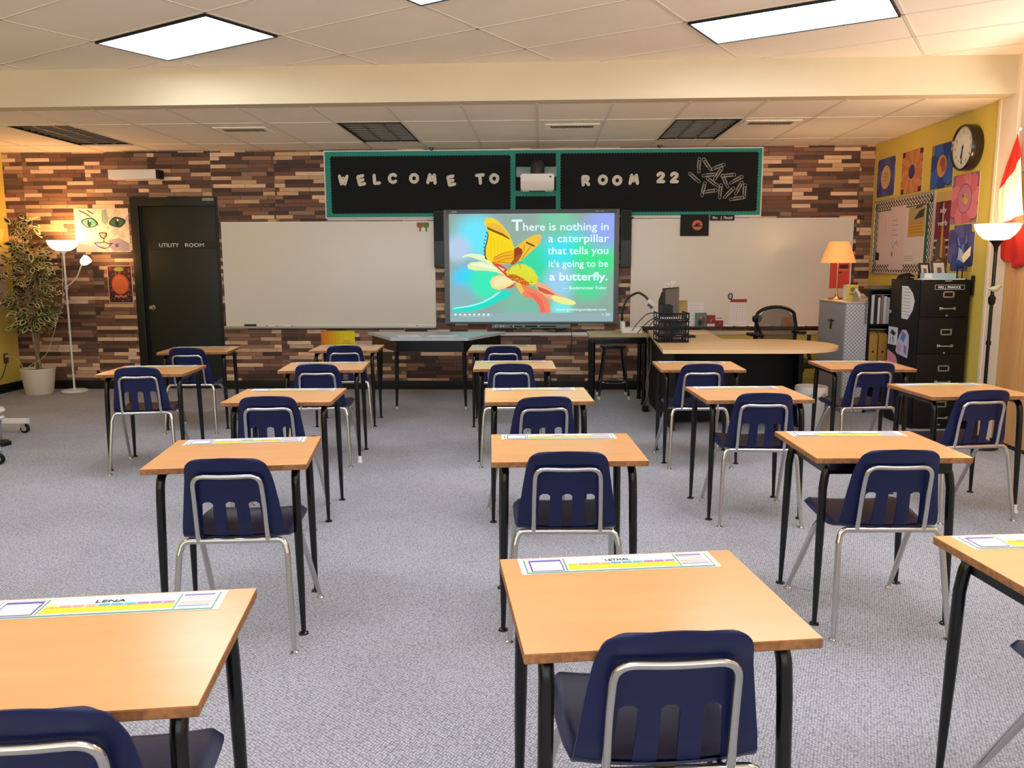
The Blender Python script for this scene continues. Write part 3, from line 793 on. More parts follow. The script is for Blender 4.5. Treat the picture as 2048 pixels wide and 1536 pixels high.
# ------------------------------------------------------------------ whiteboards
def whiteboard(label, x0, x1, z0, z1, tm=None):
    t = thing('whiteboard', label, 'whiteboard', ((x0 + x1) / 2, YB, z0)); w = (x1 - x0) / 2; h = z1 - z0
    m = MB(); m.box(-w + .008, -.016, .008, w - .008, -.002, h - .008); m.build('writing_surface', M_wb, t)
    m = MB()
    for a in ((-w, 0, w, .016), (-w, h - .016, w, h), (-w, .0165, -w + .014, h - .0165), (w - .014, .0165, w, h - .0165)): m.box(a[0], -.024, a[1], a[2], -.001, a[3], .002)
    m.build('frame', M_white, t)
    m = MB(); m.box(-w, -.075, -.022, w, -.004, -.010, .003); m.box(-w, -.075, -.018, w, -.068, .002, .002); m.build('pen_tray', tm or M_alu, t)
    return t
whiteboard('wide empty whiteboard between the utility room door and the screen', -3.617, -1.19, .733, 1.912)
whiteboard('wide whiteboard behind the teacher desk lit by the table lamp', 1.012, 3.45, .725, 1.922, mat('dark_tray', (52, 40, 32), .5))
def on_tray(name, label, cat, x, z, build, group=None):
    m = MB(); build(m); o = m.build(name, None); o.location = (x, YB - .045, z); tag(o, label, cat, group); return o
def eraser(m): m.use(M_blk); m.box(-.065, -.018, 0, .065, .018, .022, .003); m.use(flat((70, 70, 74))); m.box(-.065, -.018, .0221, .065, .018, .034, .002)
on_tray('board_eraser', 'black board eraser on the left whiteboard tray', 'eraser', -3.33, .7235, eraser)
def marker(c):
    def b(m): m.use(M_paper); m.cyl((0, 0, .008), .008, -.045, .04, 10, 'x'); m.use(flat(c)); m.cyl((0, 0, .008), .0085, .04, .068, 10, 'x')
    return b
for i, (x, z, c, lb) in enumerate(((-3.19, .7235, (30, 30, 30), 'marker right next to the board eraser on the left tray'), (-3.08, .7235, (160, 30, 30), 'second marker from the eraser on the left tray'), (-2.90, .7235, (30, 60, 150), 'lone marker in the middle of the left tray'),
                                   (-1.46, .7235, (30, 30, 30), 'marker at the right end of the left tray'), (2.12, .7155, (30, 30, 34), 'marker on the right tray under the red topped calendar'), (2.27, .7155, (40, 40, 44), 'marker at the lower right corner of the red topped calendar'),
                                   (2.38, .7155, (30, 30, 34), 'marker on the tray below the blue balloon magnet'), (2.55, .7155, (30, 30, 30), 'marker on the right tray just left of the office chair'), (2.92, .7155, (130, 30, 30), 'marker on the right tray beside the orange card'))):
    on_tray('whiteboard_marker', lb, 'marker', x, z, marker(c), 'markers on the whiteboard trays')
# pointing-hand cutouts
def hand(x, c, lb):
    m = MB(); o = [(-.032, .05), (.034, .05), (.036, .012), (.03, -.006), (.014, -.010), (.012, -.048), (.004, -.056), (-.006, -.05), (-.008, -.008), (-.028, -.004), (-.036, .018)]
    m.use(flat(c)); m.prism(o, lambda u, v: (u, 0, v), lambda u, v: (u, -.003, v)); m.use(flat(tuple(int(v * .6) for v in c)))
    for q in stroke(arc(0, .02, .014, 0, 5, 8), .004): m.face([(u, -.0036, v) for u, v in q])
    ob = m.build('hand_cutout', None, smooth=0); ob.location = (x, YB - .017, 1.845); tag(ob, lb, 'cutout', 'pointing hand cutouts')
hand(-1.358, (176, 104, 70), 'orange pointing hand cutout at the top of the left whiteboard'); hand(-1.288, (108, 146, 74), 'green pointing hand cutout at the top of the left whiteboard')

# ------------------------------------------------------------------ bulletin board with letters
BX0, BX1, BZ0, BZ1 = -2.405, 2.42, 1.955, 2.672
t = thing('bulletin_board', 'long teal bordered black bulletin board above the whiteboards', 'bulletin board', (0, YB, 0))
M_teal = mat('teal_border_paper', (14, 140, 124), .6)
m = MB(); m.box(BX0, -.02, BZ0, BX1, -.001, BZ1); m.build('backing', M_teal, t)
m = MB()
for a in ((BX0 - .012, BZ0 - .012, BX1 + .012, BZ0), (BX0 - .012, BZ1, BX1 + .012, BZ1 + .012), (BX0 - .012, BZ0 + .0005, BX0, BZ1 - .0005), (BX1, BZ0 + .0005, BX1 + .012, BZ1 - .0005)): m.box(a[0], -.03, a[1], a[2], -.001, a[3], .002)
m.build('frame', M_white, t)
def scallop(x0, z0, x1, z1, name, edges='lrtb'):
    r = .017; pts = []
    def run(ax, ay, bx, by, on):
        L = math.hypot(bx - ax, by - ay); n = max(1, round(L / (2 * r))); dx, dy = (bx - ax) / n, (by - ay) / n; l = math.hypot(dx, dy); nx, ny = dy / l, -dx / l
        for i in range(n):
            for k in range(4):
                a = PI * k / 4; s = .5 - .5 * math.cos(a); q = math.sin(a) * r * .75 if on else 0
                pts.append((ax + dx * (i + s) + nx * q, ay + dy * (i + s) + ny * q))
    run(x0, z0, x1, z0, 'b' in edges); run(x1, z0, x1, z1, 'r' in edges); run(x1, z1, x0, z1, 't' in edges); run(x0, z1, x0, z0, 'l' in edges)
    m = MB(); m.prism(pts, lambda u, v: (u, -.0205, v), lambda u, v: (u, -.0235, v)); m.build(name, mat('black_felt', (8, 14, 18), .9), t, smooth=0)
scallop(-2.335, 2.005, -.345, 2.612, 'felt_panel'); scallop(.228, 2.005, 2.372, 2.624, 'felt_panel')
scallop(-.28, 2.235, .168, 2.628, 'felt_panel', 't'); scallop(-.28, 1.96, .168, 2.165, 'felt_panel', 't')
# thin strip and brackets between board and whiteboards
m = MB(); m.box(-2.40, YB - .03, 1.922, -1.19, YB, 1.938, .002); m.box(1.03, YB - .03, 1.928, 2.42, YB, 1.941, .002); struct(m.build('trim_5', M_white))
STR = {'W': [[(0, 1), (.28, .02), (.5, .75), (.72, .02), (1, 1)]], 'E': [[(.8, 1), (.12, 1), (.12, 0), (.8, 0)], [(.12, .5), (.7, .5)]], 'L': [[(.15, 1), (.15, 0), (.8, 0)]],
       'C': [[(.5 + .48 * math.cos(a), .5 + .48 * math.sin(a)) for a in [.75 + (2 * PI - 1.5) * i / 14 for i in range(15)]]], 'O': [[(.5 + .46 * math.cos(2 * PI * i / 18), .5 + .46 * math.sin(2 * PI * i / 18)) for i in range(19)]],
       'M': [[(.02, 0), (.2, 1), (.5, .3), (.8, 1), (.98, 0)]], 'T': [[(.05, 1), (.95, 1)], [(.5, 1), (.5, 0)]], 'R': [[(.15, 0), (.15, 1), (.6, 1), (.8, .88), (.8, .66), (.6, .52), (.15, .52)], [(.45, .52), (.85, 0)]],
       '2': [[(.12, .78), (.25, .98), (.55, 1.02), (.8, .88), (.8, .66), (.55, .42), (.1, 0), (.88, 0)]]}
def letter(c, x, z, lb, tilt=0., w=.085, h=.088):
    m = MB()
    for s in STR[c]:
        P = [((a - .5) * w, 0, (b - .5) * h) for a, b in s]
        for p, q in zip(P, P[1:]): m.tube([p, q], .0185, 10, False, flatten=(1, .28, 1))
        for p in P: m.ball(p, .0185, (1, .28, 1), 1)
    o = m.build('letter_cutout', mat('foam_letter', (226, 218, 202), .7), smooth=60); o.location = (x, YB - .0285, z); o.rotation_euler = (0, tilt, 0)
    tag(o, lb, 'letter', 'puffy letters on the bulletin board')
for c, x, z, tl, lb in (('W', -2.205, 2.363, .04, 'puffy white letter W that starts WELCOME'), ('E', -1.998, 2.362, -.2, 'puffy white letter E second in WELCOME'), ('L', -1.824, 2.372, -.05, 'puffy white letter L in WELCOME'), ('C', -1.645, 2.378, 0, 'puffy white letter C in WELCOME'), ('O', -1.409, 2.377, 0, 'puffy white letter O in WELCOME'), ('M', -1.212, 2.370, .08, 'puffy white letter M in WELCOME'), ('E', -.99, 2.350, -.2, 'puffy white letter E that ends WELCOME'),
                        ('T', -.672, 2.362, -.06, 'puffy white letter T in TO'), ('O', -.516, 2.368, 0, 'puffy white letter O in TO'), ('R', .498, 2.338, -.05, 'puffy white letter R that starts ROOM'), ('O', .686, 2.345, 0, 'first puffy white letter O in ROOM'), ('O', .844, 2.338, 0, 'second puffy white letter O in ROOM'), ('M', 1.027, 2.348, 0, 'puffy white letter M that ends ROOM'), ('2', 1.323, 2.366, 0, 'first puffy white digit 2 after ROOM'), ('2', 1.472, 2.365, 0, 'second puffy white digit 2 beside the paper clips')):
    letter(c, x, z, lb, tl)
# giant paper clips pinned on the right panel
def clip(x, z, a, lb):
    L, wd = .075, .017; P = []
    P += [(wd * .55, -L * .6)]; P += [(wd * .55, L * .55)]; P += [(q[0], q[1]) for q in arc(0, L * .62, wd * .55, 0, PI, 6)]
    P += [(-wd * .55, -L * .85)]; P += [(q[0], q[1]) for q in arc(wd * .22, -L * .88, wd * .78, PI, 2 * PI, 6)]
    P += [(wd, L * .8)]; P += [(q[0], q[1]) for q in arc(0, L * .9, wd, 0, PI, 6)]; P += [(-wd, -L * .35)]
    m = MB(); m.tube([(u, 0, v) for u, v in P], .0024, 6)
    o = m.build('paper_clip', mat('pale_wire', (206, 200, 190), .4), smooth=60); o.location = (x, YB - .027, z); o.rotation_euler = (0, a, 0); tag(o, lb, 'paper clip', 'giant paper clips on the right felt panel')
CB = [(1.745, 2.49, .05, 'topmost upright'), (1.835, 2.50, -.6, 'top leaning'), (1.985, 2.475, 1.25, 'upper right flat'), (1.70, 2.36, -.85, 'far left slanting'), (1.86, 2.39, 1.5, 'upper middle horizontal'), (1.99, 2.40, .6, 'middle slanting'), (2.10, 2.385, 1.5, 'right upper horizontal'),
      (1.90, 2.31, -.9, 'centre slanting'), (2.07, 2.32, -.4, 'centre right leaning'), (2.19, 2.335, 1.1, 'far right slanting'), (1.80, 2.235, .25, 'lower left upright'), (1.905, 2.215, 1.45, 'lower middle horizontal'), (2.02, 2.21, .1, 'lower centre upright'), (2.115, 2.195, .8, 'lower slanting'), (2.22, 2.245, .5, 'lower right slanting'), (2.285, 2.21, .05, 'rightmost upright'), (2.20, 2.135, 1.45, 'bottom horizontal')]
for x, z, a, lb in CB: clip(x - .045 if x > 1.9 else x - .01, z, a, 'white giant paper clip, the %s one of the cluster' % lb)

# ------------------------------------------------------------------ interactive screen, speakers, projector
SW, SH = 1.838, 1.222
t = thing('interactive_board', 'interactive whiteboard showing a butterfly and a quotation', 'screen', (-.105, 9.255, 1.395))
bw, bh = .975, .632
m = MB(); m.use(mat('screen_bezel', (98, 104, 106), .4))
for a in ((-bw, -bh, bw, -bh + .022), (-bw, bh - .045, bw, bh), (-bw, -bh + .0225, -bw + .058, bh - .0455), (bw - .055, -bh + .0225, bw, bh - .0455)): m.box(a[0], -.03, a[1], a[2], .03, a[3], .006)
m.use(mat('bezel_top', (26, 30, 34), .35)); m.box(-bw + .03, -.033, bh - .042, bw - .03, -.03, bh - .004)
bz = m.build('bezel', None, t)
m = MB(); m.norecalc = True; m.use(flat((230, 232, 234), .5)); put_text(m, 'SMART', -.885, -.825, bh - .030, .016, 1, bold=.02); put_text(m, 'SMART BOARD', .71, .80, bh - .027, .010, 1); m.build('bezel_lettering', None, bz, smooth=0, loc=(0, -.0331, 0))
sx0, sx1, sz0, sz1 = -bw + .058, bw - .055, -bh + .022, bh - .045
W_, H_ = sx1 - sx0, sz1 - sz0
m = MB(); m.box(sx0, -.004, sz0, sx1, .02, sz1)
for v in m.bm.verts: v.co.x -= (sx0 + sx1) / 2; v.co.z -= (sz0 + sz1) / 2
scr = m.build('screen_surface', screen_mat(W_, H_), t, smooth=0, loc=((sx0 + sx1) / 2, -.012, (sz0 + sz1) / 2))
def SP(pts): return [((x - 1015) / 1830 * W_, (695 - y) / 1210 * H_) for x, y in pts]
m = MB(); m.norecalc = True
def G(pts, c, l, s=1.0): poly(m, SP(pts), glow(c, s), l)
G(rect(100, 1200, 1930, 1300), (150, 178, 182), 1)
G([(130, 1135), (300, 1112), (440, 1075), (560, 1010), (640, 950), (760, 950), (800, 1000), (700, 1040), (580, 1110), (420, 1165), (280, 1190), (130, 1190)], (48, 222, 200), 2)
G([(140, 1140), (300, 1118), (440, 1082), (560, 1020), (640, 960), (680, 958), (600, 1020), (480, 1085), (330, 1130), (140, 1155)], (170, 250, 240), 3)
G([(235, 580), (270, 545), (350, 528), (460, 540), (560, 600), (660, 680), (540, 640), (400, 590), (310, 562)], (232, 250, 196), 3)
G([(300, 660), (335, 630), (450, 618), (560, 645), (680, 715), (770, 800), (640, 745), (520, 722), (380, 720), (312, 700)], (226, 242, 180), 4)
G([(320, 650), (450, 632), (560, 665), (640, 705), (520, 690), (400, 670)], (246, 250, 214), 5)
G([(548, 850), (575, 800), (660, 768), (760, 795), (840, 850), (770, 905), (650, 940), (580, 920)], (244, 224, 150), 4)
G([(600, 830), (680, 790), (780, 820), (820, 850), (740, 880), (650, 905), (590, 890)], (246, 236, 176), 5)
G([(720, 920), (800, 880), (850, 850), (800, 920)], (206, 96, 70), 6)
G([(560, 600), (650, 640), (760, 715), (840, 800), (810, 840), (740, 790), (650, 705), (580, 640)], (214, 84, 52), 6)
G([(640, 670), (720, 710), (700, 730)], (250, 214, 190), 7)
G([(725, 740), (780, 688), (850, 655), (940, 650), (1040, 715), (1092, 800), (1080, 865), (1020, 892), (920, 880), (820, 820)], (226, 222, 62), 7)
for k in range(16):
    a = -2.3 + k * .16; cx, cy = 900, 770; r0, r1 = 100, 175 - 12 * (k % 3)
    G([(cx + r0 * math.cos(a - .07), cy + r0 * .72 * math.sin(a - .07)), (cx + r1 * 1.08 * math.cos(a), cy + r1 * .78 * math.sin(a)), (cx + r0 * math.cos(a + .07), cy + r0 * .72 * math.sin(a + .07))], (222, 236, 84), 8)
G([(735, 760), (830, 765), (930, 812), (1015, 885), (945, 890), (830, 835)], (204, 112, 34), 9)
for k in range(26):
    f = k / 25; G(ell(750 + 260 * f + 9 * math.sin(k * 2.3), 770 + 105 * f + 22 * math.sin(k * 1.7), 9, 7, 7), [(250, 196, 60), (176, 76, 30), (240, 160, 50)][k % 3], 10)
G([(1090, 850), (1180, 885), (1300, 985), (1420, 1038), (1500, 1070), (1516, 1098), (1470, 1114), (1360, 1100), (1240, 1060), (1130, 1000), (1050, 890)], (244, 176, 134), 6)
G([(1270, 1000), (1420, 1038), (1500, 1070), (1516, 1098), (1470, 1114), (1360, 1100), (1270, 1066), (1230, 1020)], (240, 240, 150), 7)
G([(1080, 900), (1180, 935), (1290, 1000), (1180, 985), (1100, 950)], (206, 96, 70), 8)
G([(832, 850), (880, 845), (980, 900), (1060, 940), (1150, 995), (1212, 1080), (1230, 1200), (1110, 1200), (1100, 1120), (1040, 1040), (940, 1020), (880, 960)], (245, 134, 96), 8)
G([(832, 850), (890, 866), (935, 950), (905, 992), (862, 930)], (250, 196, 90), 9)
G([(960, 960), (1060, 985), (1130, 1050), (1180, 1190), (1120, 1190), (1100, 1110), (1030, 1020)], (238, 112, 92), 9)
# butterfly
G([(495, 170), (510, 140), (560, 130), (620, 150), (690, 210), (760, 300), (800, 390), (825, 470), (830, 560), (800, 640), (700, 650), (580, 630), (520, 600), (502, 560), (500, 470), (520, 400), (535, 330), (528, 270), (500, 210)], (250, 218, 36), 11)
G([(510, 200), (600, 190), (700, 240), (770, 310), (812, 420), (775, 372), (690, 315), (600, 272), (535, 250)], (242, 190, 64), 12)
G([(495, 170), (510, 140), (560, 130), (620, 150), (690, 210), (760, 300), (800, 390), (825, 470), (800, 410), (740, 300), (670, 215), (600, 165), (540, 150), (512, 178)], (244, 206, 90), 13)
G([(522, 232), (600, 268), (700, 310), (770, 362), (780, 380), (690, 332), (590, 290), (530, 262)], (126, 88, 34), 13)
G([(528, 270), (542, 330), (528, 400), (508, 470), (508, 560), (528, 600), (505, 592), (492, 545), (494, 472), (514, 400), (528, 335)], (96, 84, 60), 13)
for k in range(8): G(ell(520 - 30 * math.sin(k / 7 * PI * .8), 300 + k * 40, 10, 7, 8), (40, 110, 140), 14)
G([(568, 632), (600, 570), (700, 530), (800, 500), (828, 520), (822, 600), (790, 650), (690, 652)], (245, 182, 44), 14)
for ln in ([(600, 600), (700, 560), (820, 545)], [(600, 575), (690, 530), (815, 500)], [(640, 620), (740, 590), (815, 580)], [(570, 630), (680, 625), (790, 640)]):
    for q in stroke(ln, 5): G(q, (166, 96, 26), 15)
for k in range(6):
    for q in stroke([(560 + k * 42, 330 + k * 22), (570 + k * 36, 600 - k * 10)], 2.5): G(q, (236, 178, 24), 12.5)
G([(830, 470), (880, 430), (960, 370), (1050, 325), (1110, 318), (1132, 350), (1112, 420), (1050, 480), (980, 540), (900, 610), (830, 640)], (246, 196, 62), 11)
G([(1060, 330), (1110, 318), (1132, 350), (1112, 420), (1080, 440), (1100, 380)], (236, 190, 110), 12)
G([(960, 398), (1040, 436), (1065, 462), (1030, 452), (955, 418)], (110, 76, 40), 13)
for ln in ([(900, 600), (960, 520), (1010, 450)], [(880, 590), (930, 500), (940, 440)]):
    for q in stroke(ln, 5): G(q, (150, 84, 24), 13)
G([(824, 480), (870, 458), (912, 485), (918, 530), (880, 575), (820, 625)], (158, 66, 34), 14)
G([(780, 648), (830, 580), (880, 540), (905, 560), (865, 620), (812, 662)], (176, 90, 40), 15)
for q in stroke([(790, 660), (760, 740)], 4) + stroke([(880, 640), (895, 700)], 4) + stroke([(860, 620), (920, 630)], 4): G(q, (120, 70, 40), 15)
art = m.build('projected_picture', None, scr, smooth=0, loc=(0, -.0042, 0))
def TX(s, x0, x1, base, size, bold=.0, **k):
    for a in (s if isinstance(s, list) else [(s, x0, x1, size, bold)]):
        m.use(glow((226, 255, 255), 1.06)); put_text(m, a[0], (a[1] - 1015) / 1830 * W_, (a[2] - 1015) / 1830 * W_, (695 - base) / 1210 * H_, a[3] / 1210 * H_, 18, bold=a[4])
for a in (([('T', 797, 918, 172, .02), ('here is nothing in', 925, 1868, 120, .008)], 0, 0, 277, 0), ('a caterpillar', 1203, 1872, 407, 122, .008), ('that tells you', 1196, 1866, 541, 118, .008), ("it's going to be", 1207, 1866, 683, 108, .008), ('a butterfly.', 1216, 1862, 833, 124, .02), ('\u2014 Buckminster Fuller', 1365, 1855, 934, 46, .008), ('www.greetingcardpoet.com', 1290, 1848, 1176, 42, .006)):
    m = MB(); m.norecalc = True; TX(*a); m.build('text_line', None, scr, smooth=0, loc=(0, -.0042, 0))
for k in range(8):
    a = 160 + k * 53; m = MB(); m.norecalc = True
    poly(m, SP(ell(a, 1218, 13, 11, 10)), glow((236, 255, 255), 1.0), 3)
    if 1 < k: poly(m, SP(rect(a - 24, 1234, a + 20, 1237)), glow((236, 255, 255), 1.0), 3)
    m.build('taskbar_icon', None, scr, smooth=0, loc=(0, -.0042, 0))
for r in ((1845, 1208, 1896, 1213), (1845, 1224, 1896, 1230), (1806, 1214, 1824, 1224)):
    m = MB(); m.norecalc = True; poly(m, SP(rect(*r)), glow((236, 255, 255), 1.0), 3); m.build('taskbar_clock', None, scr, smooth=0, loc=(0, -.0042, 0))
m = MB(); m.use(mat('tray_grey', (110, 128, 126), .4)); m.box(-.44, -.075, -bh - .048, .44, .03, -bh - .004, .008); m.use(M_blk); m.box(-.07, -.082, -bh - .038, .07, -.074, -bh - .012, .003); m.box(-.24, -.0755, -bh - .034, -.10, -.074, -bh - .02); m.box(.10, -.0755, -bh - .034, .28, -.074, -bh - .02)
m.use(M_paper)
for x in (-.40, -.34, -.31, -.2): m.ball((x, -.076, -bh - .025), .009, (1, .4, 1), 1)
m.build('pen_tray', None, t)
for x, lb, s in ((-1.135, 'tall black speaker at the left edge of the screen', -1), (.945, 'tall black speaker at the right edge of the screen', 1)):
    q = thing('wall_speaker', lb, 'speaker', (x, YB, 1.705), 0, 'speakers beside the screen')
    m = MB(); m.box(-.058, -.10, -.31, .058, -.03, .31, .01); m.build('cabinet', mat('speaker_grey', (52, 60, 62), .6), q)
    m = MB(); m.box(-.05, -.104, -.02, .05, -.099, .30, .004); m.build('grille', mat('speaker_grille', (34, 40, 42), .85, bump=(900, .6)), q)
    m = MB(); m.box(-.02, -.03, -.1, .02, -.001, .1); m.build('bracket', M_blk, q)
q = thing('projector', 'white short throw projector mounted above the screen', 'projector', (-.045, YB, 2.36))
m = MB(); m.box(-.225, -.05, .02, .22, -.022, .13, .004); m.build('mount_plate', mat('mount_grey', (120, 140, 136), .45, metal=.3), q)
m = MB(); m.box(-.035, -.30, .045, .045, -.04, .10, .006); m.build('mount_arm', M_white, q)
m = MB(); m.lathe([(.001, .17), (.035, .168), (.062, .15), (.075, .12), (.075, .02), (.06, .0)], 22, (.01, -.30, .0), True, True); m.build('swivel_joint', mat('joint_dark', (44, 46, 48), .5), q)
m = MB()
pr = [(-.27, -.005), (-.27, -.055), (-.25, -.125), (-.20, -.17), (.0, -.17), (.12, -.12), (.14, -.005)]
m.prism(pr, lambda u, v: (-.165, u - .35, v), lambda u, v: (.185, u - .35, v)); bmesh.ops.bevel(m.bm, geom=m.bm.edges[:], offset=.012, segments=2, affect='EDGES'); bd = m.build('projector_body', M_white, q, smooth=40)
m = MB(); m.box(.135, -.626, -.045, .155, -.619, -.03); m.build('sensor', M_blk, bd)
m = MB(); m.box(-.08, -.5, -.172, .09, -.40, -.169); m.build('lens_window', mat('lens_glass', (40, 60, 66), .1), bd)
for pts, lb in (([(-.32, 9.24, .752), (-.30, 9.25, .72), (-.2, 9.27, .70), (-.05, 9.25, .735), (.1, 9.26, .69), (.3, 9.27, .735)], 'thin black cable looping under the screen tray, left'), ([(.0, 9.24, .75), (.02, 9.27, .69), (.16, 9.27, .665), (.26, 9.26, .70), (.34, 9.26, .72), (.36, 9.29, .60), (.34, 9.30, .40)], 'thin black cable hanging under the screen tray, right')):
    m = MB(); m.tube(bend(pts, .06), .0035, 6); tag(m.build('cable', M_blk), lb, 'cable')

# ------------------------------------------------------------------ left corner: plant, lamp, cord
t = thing('potted_ficus', 'variegated ficus tree in a white pot in the left corner', 'plant', (-5.66, 8.95, 0))
m = MB(); m.lathe([(.001, .001), (.138, .001), (.142, .006), (.176, .27), (.181, .275), (.181, .292), (.168, .292), (.160, .262), (.001, .26)], 36, (0, 0, 0), True, True); pt = m.build('pot', mat('white_pot', (222, 208, 186), .6, bump=(90, .4)), t)
m = MB(); m.lathe([(.001, .268), (.164, .265)], 24, (0, 0, 0), True, False); m.build('soil', mat('dark_soil', (52, 38, 30), .95), t)
m = MB(); rr = random.Random(11)
TR = []
for (bx, by, tx, ty, tw, top) in ((-.02, 0, -.02, .0, 0., 1.72), (.04, -.02, -.04, -.02, 2.2, 1.55), (.01, .04, .03, .02, 4.2, 1.45)):
    P = []
    for i in range(13):
        f = i / 12; z = .26 + f * (top - .26); r = .026 * math.sin(f * 5 + tw)
        P.append((bx + (tx - bx) * f + r, by + (ty - by) * f + .02 * math.cos(f * 5 + tw), z))
    TR.append(P); m.tube(P, [.017 - .010 * i / 12 for i in range(13)], 8)
tips = []
for i in range(70):
    P = TR[i % 3]; b = Vector(P[rr.randrange(5, 13)]); a = rr.random() * 2 * PI
    zf = (b.z - .8) / .95
    R = (.34 if .1 < zf < .75 else .22) * (.45 + .6 * rr.random()); e = b + Vector((R * math.cos(a), R * .72 * math.sin(a), .05 + .2 * rr.random() - .10 * (zf < .3)))
    m.tube([b, b.lerp(e, .5) + Vector((0, 0, .03)), e], [.005, .0035, .002], 5); tips.append((b, e))
m.build('trunk', mat('ficus_bark', (140, 118, 88), .85, var=(40, .25)), t)
m = MB(); m.norecalc = True
ML1, ML2 = mat('leaf_green', (34, 48, 22), .5), mat('leaf_cream', (206, 196, 134), .5)
def leaf(p, d, up, L):
    d = d.normalized(); s = d.cross(up)
    if s.length < 1e-4: s = d.orthogonal()
    s.normalize(); n = s.cross(d)
    prof = [(0, 0), (.2, .2), (.45, .27), (.72, .2), (1, 0)]
    def pos(a, w, k): return p + d * (a * L) + s * (w * L) + n * (-(a * a) * .28 * L + abs(w) * .35 * L * 0 + .06 * L * k)
    outl = [pos(a, w, 0) for a, w in prof] + [pos(a, -w, 0) for a, w in prof[-2:0:-1]]
    inner = [pos(.12 + a * .72, w * .6, .0) for a, w in prof] + [pos(.12 + a * .72, -w * .6, .0) for a, w in prof[-2:0:-1]]
    k = len(outl); vo = [m.bm.verts.new(q) for q in outl]; vi = [m.bm.verts.new(q) for q in inner]
    m.use(ML2)
    for i in range(k):
        f = m.bm.faces.new([vo[i], vo[(i + 1) % k], vi[(i + 1) % k], vi[i]]); f.material_index = m.mi
    m.use(ML1); f = m.bm.faces.new(vi); f.material_index = m.mi
def okp(q): return -6.05 < q.x - 5.66 < -5.10 and q.y + 8.95 < 9.27
for b, e in tips:
    for k in range(10):
        f = .3 + .75 * rr.random(); p = b.lerp(e, f) + Vector((rr.gauss(0, .035), rr.gauss(0, .035), rr.gauss(0, .04)))
        d = (e - b).normalized() + Vector((rr.gauss(0, .7), rr.gauss(0, .7), rr.gauss(-.35, .5)))
        L = .068 + .042 * rr.random()
        if okp(p) and okp(p + d.normalized() * L): leaf(p, d, Vector((rr.gauss(0, .5), rr.gauss(-.3, .5), 1)), L)
m.build('foliage', None, t, smooth=0)

M_warm = mat('warm_glass_glow', (255, 240, 220), .4, emit=(255, 226, 176), estr=2.6)
M_bulbw = mat('warm_bulb', (255, 240, 210), .4, emit=(255, 214, 150), estr=14.)
def pt(name, loc, e, col, r=.04):
    l = bpy.data.lights.new(name, 'POINT'); l.energy = e; l.color = col; l.shadow_soft_size = r
    o = bpy.data.objects.new(name, l); COL.objects.link(o); o.location = loc; return o
WARM = (1., .52, .19)
t = thing('floor_lamp', 'white torchiere floor lamp with a side reading arm beside the ficus', 'lamp', (-5.345, 9.10, 0), 0, 'lit torchiere lamps')
m = MB(); m.lathe([(.001, .0005), (.138, .0005), (.142, .006), (.14, .018), (.12, .026), (.02, .032), (.011, .05)], 36, (0, 0, 0), True, True); m.build('base', M_white, t)
m = MB(); m.tube([(0, 0, .03), (0, 0, 1.18), (0, 0, 1.56)], .0105, 12); m.lathe([(.0105, 1.165), (.018, 1.168), (.018, 1.20), (.0105, 1.205)], 14, (0, 0, 0)); m.lathe([(.0105, 1.55), (.03, 1.58), (.045, 1.60)], 18, (0, 0, 0)); m.build('pole', M_white, t)
m = MB(); m.lathe([(.03, 1.592), (.075, 1.597), (.12, 1.625), (.15, 1.665), (.163, 1.708), (.158, 1.708), (.145, 1.668), (.116, 1.632), (.074, 1.604), (.0, 1.60)], 36, (0, 0, 0)); m.build('bowl_shade', M_warm, t)
m = MB(); m.ball((0, 0, 1.655), .028, (1, 1, 1.3)); m.build('bulb', M_bulbw, t)
m = MB(); m.tube(bend([(.0, -.012, 1.185), (.07, -.03, 1.225), (.17, -.05, 1.31), (.215, -.05, 1.42), (.235, -.05, 1.455)], .05), .007, 10); am = m.build('reading_arm', M_white, t)
d = Vector((.75, -.15, .55)).normalized(); Mx = Matrix.Translation((.235, -.05, 1.455)) @ d.to_track_quat('Z', 'Y').to_matrix().to_4x4()
m = MB(); m.lathe([(.018, -.01), (.03, .0), (.045, .03), (.052, .085), (.048, .085), (.04, .03), (.0, .006)], 22); bmesh.ops.transform(m.bm, matrix=Mx, verts=m.bm.verts[:]); m.build('reading_shade', M_warm, am)
m = MB(); m.ball(Mx @ Vector((0, 0, .055)), .022); m.build('reading_bulb', M_bulbw, am)
m = MB(); m.box(-.045, -.03, 1.0, -.025, -.012, 1.06, .006); m.tube(bend([(-.012, -.012, 1.55), (-.02, -.018, 1.35), (-.035, -.02, 1.06)], .1), .003, 6); m.tube(bend([(-.035, -.02, 1.0), (-.09, -.05, .86), (-.16, -.08, .62), (-.22, -.12, .42), (-.32, -.30, .33), (-.36, -.345, .25), (-.40, -.36, .18)], .1), .0035, 6); m.build('cord', M_cord, t)
pt('lamp_bulb_light', (-5.345, 9.10, 1.74), 22, WARM, .05)
pt('reading_bulb_light', Vector((-5.345, 9.10, 0)) + Mx @ Vector((0, 0, .10)), 6, WARM, .03)

